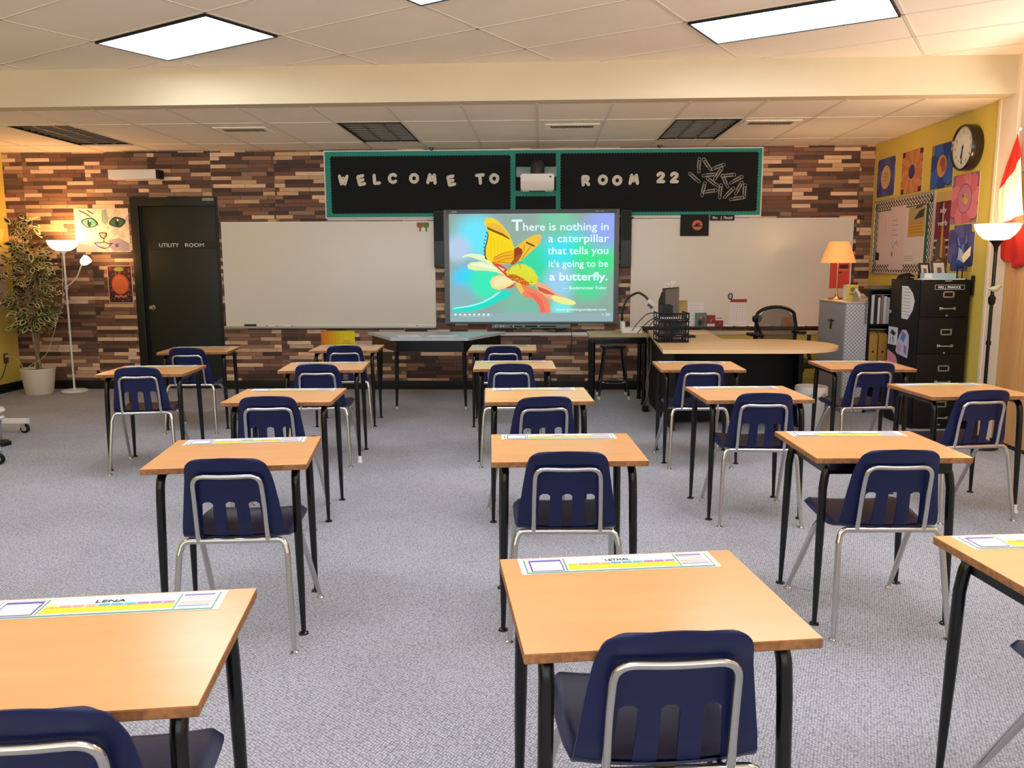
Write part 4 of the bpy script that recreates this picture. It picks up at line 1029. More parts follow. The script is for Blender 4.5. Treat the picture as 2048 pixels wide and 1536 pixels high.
t = thing('wall_outlet', 'wall outlet with a beige plug low on the yellow left wall', 'outlet', (XL, 9.07, .385), PI / 2)
m = MB(); m.box(-.04, -.006, -.058, .04, -.0005, .058, .003); m.build('cover_plate', mat('brown_plate', (92, 70, 44), .5), t)
m = MB(); m.box(-.014, -.04, .012, .014, -.006, .042, .005); m.build('plug', M_cord, t)
m = MB(); m.tube(bend([(-6.055, 9.07, .41), (-5.98, 9.06, .405), (-5.91, 9.05, .33), (-5.885, 9.07, .2), (-5.88, 9.12, .006)], .08), .005, 8); tag(m.build('extension_cord', M_cord), 'beige cord curving from the outlet down behind the plant pot', 'cord')
m = MB(); m.tube(bend([(-6.09, 9.06, .33), (-6.08, 8.95, .16), (-6.075, 8.6, .13), (-6.078, 8.0, .115), (-6.08, 7.2, .11)], .1), .004, 6); tag(m.build('wall_cable', M_blk), 'thin dark cord running down the yellow left wall', 'cord')
# papers on the left wall
def draw_notice(m, w, h):
    poly(m, rect(-w * .5, -h * .5, w * .1, -h * .05), flat((40, 34, 30)), 1)
    for k in range(6): poly(m, rect(-w * .3, h * (.4 - k * .07), w * .35, h * (.405 - k * .07) + .003), flat((150, 120, 100)), 1)
poster('wall_notice', 'tall pale notice sheet on the yellow left wall beside the ficus', 'notice', 0, 0, .42, .66, draw_notice, rotz=PI / 2, back=(214, 186, 164), xx=(XL, 8.97, 1.27))
m = MB(); m.use(flat((240, 222, 110))); m.prism([(-.12, -.05), (.06, -.09), (.12, .04), (-.1, .06)], lambda u, v: (XL + .0005, 9.13 + u, 1.80 + v), lambda u, v: (XL + .004, 9.13 + u, 1.80 + v)); m.use(M_blk); m.ball((XL + .008, 9.15, 1.85), .012)
tag(m.build('sticky_note', None), 'yellow paper held by a black pin on the left wall', 'note')
# rolling stand at the left edge
t = thing('rolling_stand', 'white rolling stand on casters cut off by the left edge', 'stand', (-4.95, 6.2, 0))
m = MB(); m.box(-.6, .55, .085, .54, .60, .125, .004); m.box(-.45, -.57, .10, 1.03, -.52, .14, .004); m.box(-.08, -.52, .085, -.02, .58, .125, .004); m.build('base_frame', M_white, t)
m = MB(); m.box(-.075, -.03, .12, -.025, .03, 1.5, .006); m.build('post', M_white, t)
def caster(x, y, z):
    w = MB(); w.lathe([(.012, -.014), (.036, -.013), (.040, -.008), (.040, .008), (.036, .013), (.012, .014)], 22, (x, y, .0405), True, True, 'y'); w.build('caster_wheel', M_blk, t)
    w = MB(); w.cyl((x, y, .0405), .022, -.018, .018, 16, 'y'); w.box(x - .03, y - .02, .05, x + .012, y - .0165, z); w.box(x - .03, y + .0165, .05, x + .012, y + .02, z); w.cyl((x - .015, y, 0), .012, z - .01, z + .004, 12); w.build('caster_fork', M_alu, t)
caster(.507, .575, .085); caster(1.03, -.545, .10); caster(-.42, -.545, .10); caster(-.57, .575, .085)
t = thing('pedestal_bin', 'grey pedestal with a white and teal collar on a black foot plate, left edge', 'pedestal', (-4.52, 6.28, 0))
m = MB(); m.prism([(-.26, -.10), (.16, -.10), (.25, -.05), (.26, .03), (.18, .10), (-.26, .10)], lambda u, v: (u, v, .0005), lambda u, v: (u, v, .028)); m.build('foot_plate', M_blk, t)
m = MB(); m.lathe([(.07, .028), (.085, .05), (.09, .19), (.075, .2)], 24, (.10, .01, 0), True, True); m.build('column', mat('pedestal_grey', (150, 152, 156), .5), t)
m = MB(); m.use(M_white); m.lathe([(.05, .2), (.105, .205), (.115, .22), (.105, .235), (.085, .238)], 24, (.10, .01, 0), True, True); m.use(mat('teal_plastic', (90, 150, 160), .4)); m.lathe([(.085, .238), (.09, .25), (.085, .262)], 24, (.10, .01, 0)); m.use(M_white); m.lathe([(.085, .262), (.115, .265), (.125, .28), (.11, .30), (.04, .305)], 24, (.10, .01, 0), True, True); m.build('collar', None, t)

# ------------------------------------------------------------------ trapezoid table, camera table, stool
t = thing('trapezoid_table', 'grey topped trapezoid table with black apron below the screen', 'table', (-1.10, 8.25, 0))
def trap(i, y0=0., y1=0.): return [(-.36 + i, -.36 + y0), (.40 - i, -.36 + y0), (.73 - i, .40 - y1), (-.74 + i, .40 - y1)]
m = MB(); m.prism(trap(0), lambda u, v: (u, v, .692), lambda u, v: (u, v, .72)); m.build('tabletop', mat('grey_laminate', (176, 186, 192), .35, var=(30, .06)), t)
m = MB(); m.prism(trap(.05, .04, .04), lambda u, v: (u, v, .58), lambda u, v: (u, v, .691)); m.build('apron', M_black, t)
for x, y in ((-.33, -.26), (.36, -.26), (.60, .28), (-.60, .28)):
    m = MB(); m.tube([(x * .97, y, .58), (x * .98, y, .3), (x, y, .02)], [.022, .019, .011], 12); lo = m.build('leg', M_black, t)
    m = MB(); m.lathe([(.012, .03), (.014, .02), (.018, .008), (.018, .0005)], 12, (x, y, 0), True, True); m.build('foot_cap', M_alu, lo)
def sheet(x, y, z, w, d, a, lb, c=(236, 238, 242), name='paper_sheet', cat='paper', group=None, lines=0):
    m = MB(); m.norecalc = True; m.use(flat(c)); m.box(-w / 2, -d / 2, 0, w / 2, d / 2, .0012)
    m.use(flat(tuple(int(v * .72) for v in c)))
    for k in range(lines): m.face([(q[0], q[1], .0016) for q in rect(-w * .38, -d * .36 + k * d * .72 / max(1, lines - 1), w * (.1 + .28 * ((k * 7) % 3) / 2), -d * .36 + k * d * .72 / max(1, lines - 1) + .004)])
    o = m.build(name, None, smooth=0); o.location = (x, y, z); o.rotation_euler = (0, 0, a); return tag(o, lb, cat, group)
sheet(-1.32, 8.12, .7203, .22, .28, .3, 'printed paper sheet on the left of the trapezoid table', lines=6, group='papers on the trapezoid table')
sheet(-.98, 8.10, .7203, .28, .22, -.1, 'printed paper sheet on the middle of the trapezoid table', lines=5, group='papers on the trapezoid table')

t = thing('camera_table', 'small tan topped black table carrying the document camera', 'table', (.79, 8.47, 0))
m = MB(); m.box(-.30, -.26, .695, .30, .26, .72, .003); m.build('tabletop', mat('tan_laminate', (176, 156, 104), .45, var=(4, .08)), t)
m = MB(); m.box(-.275, -.22, .63, .275, .22, .694, .004); m.build('apron', M_black, t)
for x, y in ((-.26, -.2), (.26, -.2), (.26, .2), (-.26, .2)):
    m = MB(); m.tube([(x, y, .64), (x, y, .02)], [.024, .022], 12); m.cyl((x, y, 0), .026, .0005, .02, 12); m.build('leg', M_black, t)
t = thing('stool', 'dark metal stool pushed under the small camera table', 'stool', (.78, 8.76, 0))
m = MB(); m.lathe([(.001, .535), (.13, .535), (.145, .545), (.145, .56), (.13, .568), (.001, .566)], 28, (0, 0, 0), True, True); m.build('seat', mat('stool_brown', (40, 30, 26), .4), t)
m = MB(); m.lathe([(.149, .168), (.154, .174), (.149, .18), (.144, .174), (.149, .168)], 28, (0, 0, 0)); m.build('foot_ring', M_chrome, t)
for sx in (-1, 1):
    for sy in (-1, 1):
        m = MB(); m.tube([(sx * .09, sy * .09, .54), (sx * .158, sy * .158, .02)], .011, 10); lo = m.build('leg', M_black, t)
        m = MB(); m.lathe([(.013, .035), (.015, .0005)], 12, (sx * .158, sy * .158, 0), True, True); m.build('foot_cap', M_white, lo)
t = thing('document_camera', 'white document camera with a black gooseneck on the small table', 'camera', (.93, 8.46, .7202))
m = MB(); m.box(-.10, -.09, .0, .11, .09, .06, .014, seg=3); m.box(-.105, -.085, .03, -.065, .085, .12, .012, seg=3); m.build('base', M_white, t)
m = MB(); m.tube(bend([(-.085, .05, .10), (-.09, .05, .22), (-.04, .05, .36), (.08, .05, .42), (.15, .04, .37), (.175, .03, .34)], .14, 8), .0115, 12); m.build('gooseneck', M_black, t)
Mx = Matrix.Translation((.195, .02, .32)) @ Matrix.Rotation(RAD(40), 4, 'Y')
m = MB(); m.box(-.03, -.024, -.022, .075, .024, .022, .006, M=Mx); hd = m.build('camera_head', M_white, t)
m = MB(); m.box(.0, -.018, -.05, .06, .018, -.0225, .004, M=Mx); m.build('lens_housing', mat('grey_plastic', (96, 92, 86), .5), hd)

# ------------------------------------------------------------------ teacher desk and what stands on it
t = thing('teacher_desk', 'tan L shaped teacher desk with a rounded peninsula end and black panels', 'desk', (1.6, 7.3, 0))
P = [(.985, 6.58), (2.03, 6.58)] + [(2.03 + .49 * math.cos(a), 7.07 + .49 * math.sin(a)) for a in [-PI / 2 + PI * i / 24 for i in range(1, 24)]] + [(2.03, 7.56), (1.665, 7.56), (1.735, 8.62), (1.125, 8.62)]
P = [(x - 1.6, y - 7.3) for x, y in P]
m = MB(); m.use(mat('desk_tan_edge', (226, 196, 150), .45)); m.prism(P, lambda u, v: (u, v, .706), lambda u, v: (u, v, .7362)); tp = m.build('desktop', None, t)
def inset(P, d):
    c = Vector((sum(p[0] for p in P) / len(P), sum(p[1] for p in P) / len(P))); out = []
    n = len(P)
    for i in range(n):
        a, b, e = Vector(P[i - 1]), Vector(P[i]), Vector(P[(i + 1) % n]); d0 = (b - a).normalized(); d1 = (e - b).normalized()
        nn = (Vector((-d0.y, d0.x)) + Vector((-d1.y, d1.x))); nn.normalize(); out.append(tuple(b + nn * d))
    return out
m = MB(); m.prism(inset(P, .0015), lambda u, v: (u, v, .7355), lambda u, v: (u, v, .737)); m.build('laminate', mat('desk_tan', (216, 178, 126), .38, var=(3., .05, (1, 5, 1))), tp)
M_bp = mat('black_panel', (10, 11, 13), .55, spec=.35)
m = MB(); m.box(-.45, -.02, .02, .66, .02, .70, .003); m.build('modesty_panel', M_bp, t)
m = MB(); m.box(.64, -.17, .0005, .68, .22, .705, .003); m.build('end_panel', M_bp, t)
m = MB(); m.box(-.475, -.36, .0005, -.45, 1.30, .705, .003); m.build('side_panel', M_bp, t)
m = MB(); m.box(-.45, 1.26, .02, .12, 1.29, .705, .003); m.build('rear_panel', M_bp, t)
m = MB(); m.box(-.44, .40, .05, -.05, 1.24, .704, .003); m.build('drawer_pedestal', M_bp, t)
DT = .7372
def letter_tray(k, x, y, lb):
    t = thing('letter_tray', lb, 'tray', (x, y, DT + k * .066), .0, 'stacked black letter trays')
    m = MB(); w, d, h = .13, .17, .062
    m.box(-w, -d, .0, w, d, .004)
    for s in (-1, 1):
        m.box(s * w - .003, -d, .0, s * w + .003, d, .014); m.box(s * w - .003, -d, h - .010, s * w + .003, d, h)
        for q in range(3): m.box(s * w - .003, -d + q * (2 * d - .03) / 2, .01, s * w + .003, -d + q * (2 * d - .03) / 2 + .03, h)
    m.box(-w, -d - .002, .0, w, -d + .003, .012); m.box(-w, -d - .002, h - .014, w, -d + .003, h)
    for q in range(14): m.box(-w + q * (2 * w - .009) / 13, -d - .002, .008, -w + q * (2 * w - .009) / 13 + .009, -d + .003, h - .004)
    m.build('tray_body', M_blk, t)
    return t
for k, lb in enumerate(('bottom black letter tray of the stack on the teacher desk', 'second black letter tray from the bottom, papers in it', 'third black letter tray from the bottom, papers in it', 'top black letter tray of the stack on the teacher desk')): letter_tray(k, 1.165, 7.36, lb)
for k in (1, 2, 3):
    for q in range(3 if k < 3 else 1):
        sheet(1.165 + .004 * q, 7.37 - .006 * q, DT + k * .066 + .0045 + q * .0125, .21, .28, .02 * q, 'white paper %s in the %s letter tray' % (('lowest', 'middle', 'upper')[q], ('bottom', 'second', 'third', 'top')[k]), group='papers in the letter trays')
t = thing('computer_monitor', 'black computer monitor seen edge-on behind the letter trays', 'monitor', (1.24, 7.98, DT), RAD(62))
m = MB(); m.box(-.10, -.08, 0, .10, .08, .012, .004); m.box(-.025, .02, .01, .025, .045, .22, .004); m.build('stand', M_blk, t)
m = MB(); m.prism([(-.02, .12), (.03, .14), (.06, .22), (.06, .34), (.03, .42), (-.02, .44)], lambda u, v: (-.13, u, v), lambda u, v: (.13, u, v)); m.box(-.21, -.03, .10, .21, -.005, .46, .005); sh = m.build('housing', mat('monitor_black', (24, 25, 30), .4), t)
m = MB(); m.box(-.195, -.0315, .12, .195, -.0302, .445); m.build('screen', mat('monitor_glass', (92, 98, 106), .2), sh)
m = MB()
rr = random.Random(4)
for k in range(9):
    a = rr.random() * 6; m.tube([(0, 0, 0), (.02 * math.cos(a), .02 * math.sin(a), .03), (.05 * math.cos(a), .04 * math.sin(a), .03 + .04 * rr.random())], [.010, .012, .003], 6)
o = m.build('tissue_flower', M_paper); o.location = (1.25, 7.95, DT + .4605); tag(o, 'crumpled white tissue on top of the computer monitor', 'tissue')
m = MB(); m.box(-.045, -.10, 0, .045, .10, .31, .006); m.box(-.035, -.102, .25, .035, -.1, .27); o = m.build('computer_tower', M_blk); o.location = (1.17, 7.68, DT); tag(o, 'small black computer box behind the letter tray stack', 'computer')
m = MB()
for pts in ([(1.10, 7.62, .95), (1.03, 7.75, .90), (.98, 8.0, .80), (.97, 8.2, .742)], [(1.10, 7.62, .93), (1.06, 7.8, .88), (1.04, 8.05, .78), (1.04, 8.25, .742)], [(1.115, 7.62, .97), (1.00, 7.7, .97), (.93, 7.95, .85), (.92, 8.25, .76)]): m.tube(bend(pts, .2), .004, 6)
tag(m.build('cable', M_blk), 'bundle of thin black cables between letter trays and document camera', 'cable')
sheet(1.56, 8.2, DT, .20, .14, .1, 'cream booklet on the teacher desk beside the letter trays', c=(238, 220, 186), name='booklet', cat='booklet')
m = MB(); m.box(-.05, -.06, 0, .05, .06, .02, .004); o = m.build('notepad', M_blk); o.location = (1.40, 7.75, DT); tag(o, 'black notepad right beside the letter tray stack', 'notepad')
# cables and power brick between the two tables
m = MB()
for dx in (0, .03, -.02): m.tube(bend([(1.085 + dx, 8.3, .66), (1.09 + dx, 8.28, .4), (1.08 - dx, 8.22, .2), (1.06 + dx, 8.1, .06), (1.02 + dx, 7.95, .012), (1.06, 7.85, .012)], .12), .006, 6)
tag(m.build('cable', mat('grey_cable', (110, 108, 90), .5)), 'bundle of grey cables hanging between the camera table and teacher desk', 'cable')
m = MB(); m.box(-.028, -.05, .0005, .028, .05, .05, .006); o = m.build('power_adapter', M_blk); o.location = (1.02, 7.90, 0); tag(o, 'black power adapter on the carpet beside the stool', 'adapter')
# office chair
t = thing('office_chair', 'black mesh back office chair behind the teacher desk', 'chair', (2.40, 8.0, 0), RAD(12))
m = MB(); 
for k in range(5):
    a = 2 * PI * k / 5 + .3; m.tube([(0, 0, .10), (.28 * math.cos(a), .28 * math.sin(a), .075)], [.03, .018], 8); m.ball((.28 * math.cos(a), .28 * math.sin(a), .033), .032, (1, .7, 1), 1)
m.cyl((0, 0, 0), .028, .09, .44, 14); m.build('base', M_blk, t)
m = MB(); m.box(-.24, -.23, .43, .24, .24, .50, .03, seg=3); m.build('seat', mat('seat_fabric', (24, 25, 28), .9), t)
m = MB(); fr = [(-.20, .25, .52), (-.215, .25, .80), (-.20, .26, .90)] + [(.20 * math.cos(a) * 1.03, .265, .90 + .095 * math.sin(a)) for a in [PI - PI * i / 12 for i in range(1, 12)]] + [(.20, .26, .90), (.215, .25, .80), (.20, .25, .52)]
m.tube(fr, .017, 10); m.tube([(-.235, .23, .88), (-.09, .24, .56)], .014, 8); m.box(-.05, .22, .44, .05, .27, .62, .01); m.ball((-.235, .235, .88), .032, (1, .8, 1.2), 1); bk = m.build('backrest_frame', M_blk, t)
m = MB(); m.prism([(-.20, .54), (.20, .54), (.20, .89), (.12, .965), (0, .99), (-.12, .965), (-.20, .89)], lambda u, v: (u, .254, v), lambda u, v: (u, .256, v)); m.build('backrest_mesh', mat('chair_mesh', (60, 56, 52), .9, alpha=.45), bk)
for s, x in ((-1, -.37), (1, .19)):
    m = MB(); m.box(x - .04, (-.16 if s < 0 else .06), .735, x + .04, (.06 if s < 0 else .22), .765, .014, seg=3); m.tube(bend([(x, -.05, .74), (x, -.05, .56), (s * .22, -.05, .47)], .06), .018, 8); m.build('armrest', M_blk, t)
m = MB(); m.ball((0, 0, .0), .06, (.8, .9, 1.5), 2); m.ball((.02, -.01, -.09), .05, (.8, .8, 1.1), 2); m.ball((-.005, .01, .07), .045, (1, .8, 1.2), 2); m.tube(bend([(-.02, .0, .09), (.0, 0, .145), (.03, 0, .09)], .03), .006, 6)
o = m.build('cloth_bag', mat('black_cloth', (10, 10, 12), .9), smooth=60); o.location = (2.345, 7.50, .56); tag(o, 'limp black bag hanging under the rounded end of the teacher desk', 'bag')
t = thing('waste_bin', 'white waste bin with a white liner beside the teacher desk', 'bin', (2.295, 6.94, 0)); t.scale = (.85, .85, 1.)
m = MB(); m.lathe([(.001, .001), (.10, .001), (.104, .01), (.146, .37), (.152, .372), (.153, .385), (.140, .385), (.098, .02), (.001, .015)], 32, (0, 0, 0), True, True); m.build('bin_body', mat('bin_white', (210, 216, 218), .5), t)
m = MB(); rr = random.Random(2); pr = []
n = 36; rg = []
for (r, z) in ((.155, .33), (.158, .375), (.150, .395), (.136, .385), (.125, .33), (.10, .28), (.001, .27)):
    rg.append([m.bm.verts.new(((r + .004 * math.sin(k * 2.7 + z * 40)) * math.cos(2 * PI * k / n), (r + .004 * math.sin(k * 2.7 + z * 40)) * math.sin(2 * PI * k / n), z + (.014 * math.sin(k * 1.3) if z < .34 and r > .14 else 0))) for k in range(n)])
for a, b in zip(rg, rg[1:]):
    for k in range(n): m.bm.faces.new([a[k], a[(k + 1) % n], b[(k + 1) % n], b[k]])
m.build('bin_liner', mat('liner_film', (226, 226, 222), .35), t)

# ------------------------------------------------------------------ things on the right whiteboard and its tray
def wb_sheet(name, label, cat, x, z, w, h, draw, c=(236, 232, 228), group=None, y=YB - .0165): return poster(name, label, cat, x, z, w, h, draw, group, y=y, th=.002, back=c)
def lines(n, c, x0=-.38, x1=.38, z0=.36, z1=-.4):
    def d(m, w, h):
        for k in range(n): poly(m, rect(x0 * w, (z0 + (z1 - z0) * k / max(1, n - 1)) * h, (x1 - .1 * ((k * 5) % 3)) * w, (z0 + (z1 - z0) * k / max(1, n - 1)) * h + .0025), flat(c), 1)
    return d
def draw_cal(m, w, h):
    poly(m, rect(-w / 2, h / 2 - .035, w / 2, h / 2), flat((168, 58, 54)), 1)
    for k in range(9): poly(m, rect(-w * .42, h * (.34 - k * .09), w * .42, h * (.34 - k * .09) + .002), flat((176, 168, 176)), 1)
    for k in range(6): poly(m, rect(w * (-.42 + k * .168), -h * .38, w * (-.42 + k * .168) + .002, h * .35), flat((186, 178, 184)), 1)
wb_sheet('wall_calendar', 'white calendar sheet with a red top band on the right whiteboard', 'calendar', 2.222, .892, .185, .275, draw_cal)
wb_sheet('letter_sheet', 'white printed sheet right of the manila envelope on the whiteboard', 'paper', 1.745, .872, .175, .25, lines(7, (190, 180, 172)))
wb_sheet('manila_envelope', 'manila envelope leaning on the whiteboard behind the monitor', 'envelope', 1.582, .875, .14, .285, lambda m, w, h: poly(m, [(-w / 2, h / 2), (0, h * .3), (w / 2, h / 2)], flat((176, 146, 90)), 1), c=(192, 162, 106))
def draw_red(m, w, h):
    poly(m, rect(-w * .02, h * .26, w * .42, h * .42), flat((110, 30, 30)), 1); poly(m, rect(-w * .06, h * .20, w * .42, h * .235), flat((240, 150, 130)), 1); poly(m, ell(0, h * .1, w * .14, h * .035, 14), flat((150, 34, 34)), 1)
    for k in range(7): poly(m, rect(-w * .36, -h * (.0 + k * .05), w * .36, -h * (.0 + k * .05) + .002), flat((214, 70, 60)), 1)
wb_sheet('red_notice', 'red notice sheet behind the table lamp on the right whiteboard', 'notice', 3.325, 1.290, .215, .285, draw_red, c=(232, 84, 70))
def draw_moon(m, w, h):
    poly(m, ell(.03, .0, .058, .055, 24), flat((206, 112, 76)), 1); poly(m, [(-.02, -.008), (.02, .004), (.05, -.002), (.085, -.006), (.085, -.014), (-.02, -.016)], flat((24, 20, 20)), 2); poly(m, [(.005, 0), (.02, .022), (.035, .018), (.055, .032), (.05, .004)], flat((24, 20, 20)), 2)
poster('moon_picture', 'black picture with an orange moon hanging over the right whiteboard', 'picture', 1.705, 1.847, .313, .235, draw_moon, y=YB - .032, back=(22, 22, 24))
t = thing('name_plate', 'black name plate with white lettering above the right whiteboard', 'name plate', (2.005, YB - .032, 1.927))
m = MB(); m.box(-.135, -.008, -.031, .135, 0, .031, .002); m.build('plate', M_blk, t)
m = MB(); m.use(flat((236, 232, 224))); put_text(m, 'Mrs', -.105, -.055, -.014, .042, 0, bold=.02); put_text(m, 'J', -.02, -.008, -.014, .042, 0, bold=.02); put_text(m, 'Pinnock', .018, .115, -.014, .042, 0, bold=.02); m.build('lettering', None, t, smooth=0, loc=(0, -.0086, 0))
def magnet(x, z, lb, a=0.):
    t = thing('magnetic_clip', lb, 'magnet', (x, YB - .0165, z), 0, 'oval magnetic clips'); t.rotation_euler = (0, a, 0)
    m = MB(); m.tube([(.022 * math.cos(q), -.006, .032 * math.sin(q)) for q in [2 * PI * i / 20 for i in range(20)]], .0055, 8, closed=True); m.build('rim', M_blk, t)
    m = MB(); m.prism(ell(0, 0, .02, .03, 18), lambda u, v: (u, -.001, v), lambda u, v: (u, -.005, v)); m.box(-.004, -.008, -.02, .004, -.005, .018); m.build('clip_face', mat('clip_silver', (186, 180, 176), .35, metal=.4), t)
magnet(2.128, 1.062, 'oval black rimmed magnetic clip just above the red topped calendar'); magnet(2.458, .808, 'oval black rimmed magnetic clip beside the blue balloon magnet', .25)
m = MB(); m.use(flat((24, 30, 80), .4)); m.ball((0, -.006, .02), .021, (1, .35, 1.1), 2); m.box(-.004, -.006, -.012, .004, -.002, .0); m.use(M_alu); m.box(-.007, -.005, -.024, .007, -.001, -.012)
o = m.build('balloon_magnet', None); o.location = (2.398, YB - .0165, .80); tag(o, 'small blue balloon shaped magnet on the right whiteboard', 'magnet')
def book(x, w, h, c, lb, deco):
    t = thing('book', lb, 'book', (x, YB - .052, .7155), 0, 'books standing on the right whiteboard tray')
    m = MB(); m.norecalc = True; m.use(flat(c, .5)); m.box(-w / 2, -.006, 0, w / 2, .006, h); sub = len(m.bm.verts); deco(m, w, h)
    for v in m.bm.verts[:] if False else [v for i, v in enumerate(m.bm.verts) if i >= sub]: v.co.y -= .006
    m.build('cover', None, t, smooth=0)
    m = MB(); m.box(-w / 2 + .002, -.004, h - .001, w / 2 - .002, .004, h + .0005); m.build('pages', M_paper, t)
def deco_g(m, w, h): poly(m, ell(.01, h * .45, w * .28, h * .3, 14), flat((110, 74, 54)), 1); poly(m, ell(-.01, h * .3, w * .2, h * .2, 12), flat((40, 44, 60)), 2); poly(m, ell(.0, h * .66, w * .12, h * .1, 12), flat((190, 130, 104)), 2)
def deco_r(m, w, h): poly(m, rect(-w / 2, 0, w / 2, h * .3), flat((226, 214, 208)), 1); poly(m, [(-.01, h * .35), (.03, h * .8), (.0, h * .6)], flat((210, 150, 140)), 1)
def deco_w(m, w, h): poly(m, rect(-w / 2, 0, w / 2, h * .55), flat((140, 32, 36)), 1); poly(m, [(-.02, h * .1), (.03, h * .5), (.0, h * .3)], flat((220, 160, 150)), 2); poly(m, rect(-w * .4, h * .7, w * .3, h * .76), flat((110, 96, 90)), 2)
book(1.80, .125, .165, (92, 124, 114), 'green book with a brown figure, leftmost of the three on the tray', deco_g); book(1.912, .088, .138, (142, 34, 38), 'dark red book in the middle of the three on the tray', deco_r); book(2.005, .088, .142, (226, 216, 210), 'white and red book, rightmost of the three on the tray', deco_w)
def deco_c(m, w, h):
    for q in stroke([(-w * .2, h * .6), (0, h * .5), (w * .1, h * .35), (w * .25, h * .3)], .004): poly(m, q, flat((130, 84, 40)), 1)
m = MB(); m.norecalc = True; m.use(flat((216, 158, 84))); m.box(-.055, -.003, 0, .055, .003, .118); n0 = len(m.bm.verts); deco_c(m, .11, .118)
for i, v in enumerate(m.bm.verts):
    if i >= n0: v.co.y -= .003
o = m.build('orange_card', None, smooth=0); o.location = (2.76, YB - .05, .7155); tag(o, 'orange card standing on the tray seen through the office chair back', 'card')
# low olive unit under the right whiteboard
t = thing('heater_cabinet', 'olive low cabinet running along the wall under the right whiteboard', 'cabinet', (2.2, 9.2, 0))
m = MB(); m.box(-.98, -.09, .0005, .98, .107, .632, .004)
for z in (.16, .42): m.box(-.97, -.093, z, .97, -.089, z + .006)
for x in (-.49, 0, .49): m.box(x - .003, -.093, .01, x + .003, -.089, .62)
m.build('body', M_olive, t)
m = MB(); m.box(-.98, -.095, .645, .98, .107, .680, .004); m.box(-.97, -.08, .632, .97, .1, .645); m.build('top_strip', mat('cream_strip', (196, 180, 146), .5), t)
m = MB(); m.cyl((.62, -.092, .535), .05, -.006, .006, 20, 'y'); bmesh.ops.translate(m.bm, vec=(0, 0, 0), verts=m.bm.verts[:]); m.build('round_cover', mat('brown_plate', (92, 70, 44), .5), t)

# ------------------------------------------------------------------ grey cupboard and what stands on it
t = thing('storage_cupboard', 'grey metal cupboard with a patterned papered side beside the black shelf', 'cupboard', (3.07, 8.2, 0))
M_gry = mat('grey_metal', (150, 148, 154), .45, bump=(300, .1))
m = MB(); m.box(-.19, -.36, .0005, .014, .38, 1.045, .004); bd = m.build('body', M_gry, t)
m = MB(); m.box(-.196, -.35, .04, -.19, .37, 1.03, .002); m.build('door', M_gry, t)
m = MB(); m.box(-.215, -.08, .86, -.197, .06, .872, .002); m.box(-.212, -.02, .78, -.2, -.005, .865, .002); m.cyl((-.2, -.01, .866), .014, -.006, .006, 12, 'x'); m.build('door_handle', mat('dark_handle', (44, 42, 42), .35, metal=.6), t)
m = MB(); m.box(-.2, -.364, 1.046, .016, .385, 1.06, .003); m.build('top', mat('grey_top', (196, 182, 160), .5, var=(60, .15)), t)
def pat_mat():
    m = bpy.data.materials.new('trellis_paper'); m.use_nodes = True; nt = m.node_tree; N = nt.nodes; L = nt.links; b = N['Principled BSDF']; b.inputs['Roughness'].default_value = .7
    tc = N.new('ShaderNodeTexCoord'); mp = N.new('ShaderNodeMapping'); mp.inputs['Rotation'].default_value = (0, RAD(45), 0); L.new(tc.outputs['Object'], mp.inputs[0])
    sp = N.new('ShaderNodeSeparateXYZ'); L.new(mp.outputs[0], sp.inputs[0]); o = []
    for k in ('X', 'Z'):
        a = N.new('ShaderNodeMath'); a.operation = 'PINGPONG'; a.inputs[1].default_value = .0125; L.new(sp.outputs[k], a.inputs[0])
        c = N.new('ShaderNodeMath'); c.operation = 'LESS_THAN'; c.inputs[1].default_value = .0032; L.new(a.outputs[0], c.inputs[0]); o.append(c.outputs[0])
    mx = N.new('ShaderNodeMath'); mx.operation = 'MAXIMUM'; L.new(o[0], mx.inputs[0]); L.new(o[1], mx.inputs[1])
    x = N.new('ShaderNodeMix'); x.data_type = 'RGBA'; x.inputs[6].default_value = lin((150, 149, 155)); x.inputs[7].default_value = lin((206, 204, 202)); L.new(mx.outputs[0], x.inputs[0]); L.new(x.outputs[2], b.inputs['Base Color']); return m
m = MB(); m.box(-.188, -.3625, .01, .013, -.3602, 1.04); m.build('patterned_side', pat_mat(), t)
t = thing('table_lamp', 'lit table lamp with an orange shade on the grey cupboard', 'lamp', (2.975, 8.38, 1.0605))
m = MB(); m.lathe([(.001, 0), (.082, 0), (.085, .006), (.082, .018), (.03, .022), (.014, .04), (.008, .07), (.006, .10), (.0055, .42)], 28, (0, 0, 0), True, True); m.build('base', mat('brushed_brass', (196, 150, 110), .25, metal=1.), t)
m = MB(); m.lathe([(.165, .365), (.168, .37), (.095, .575), (.092, .575), (.163, .368), (.165, .365)], 36, (0, 0, 0)); m.tube([(-.09, 0, .57), (.09, 0, .57)], .003, 6); m.tube([(0, 0, .41), (0, 0, .572)], .004, 6)
def shade_mat():
    m = bpy.data.materials.new('orange_shade'); m.use_nodes = True; nt = m.node_tree; b = nt.nodes['Principled BSDF']; b.inputs['Base Color'].default_value = lin((236, 178, 116)); b.inputs['Roughness'].default_value = .8
    b.inputs['Emission Color'].default_value = lin((255, 160, 76)); b.inputs['Emission Strength'].default_value = .55
    return m
m.build('lamp_shade', shade_mat(), t)
m = MB(); m.ball((0, 0, .455), .026, (1, 1, 1.25)); m.build('bulb', M_bulbw, t)
pt('table_bulb_light', (2.975, 8.35, 1.0605 + .49), 15, (1., .60, .30), .03); 
m = MB(); m.use(flat((196, 178, 84), .5)); m.box(-.053, -.05, 0, .053, .05, .155, .002); m.use(flat((226, 220, 196), .5)); m.box(-.0535, -.045, .004, -.0531, .045, .15); m.use(flat((120, 104, 40), .5)); m.box(-.03, -.0506, .06, .035, -.0501, .075); m.box(-.02, -.0506, .09, .03, -.0501, .13)
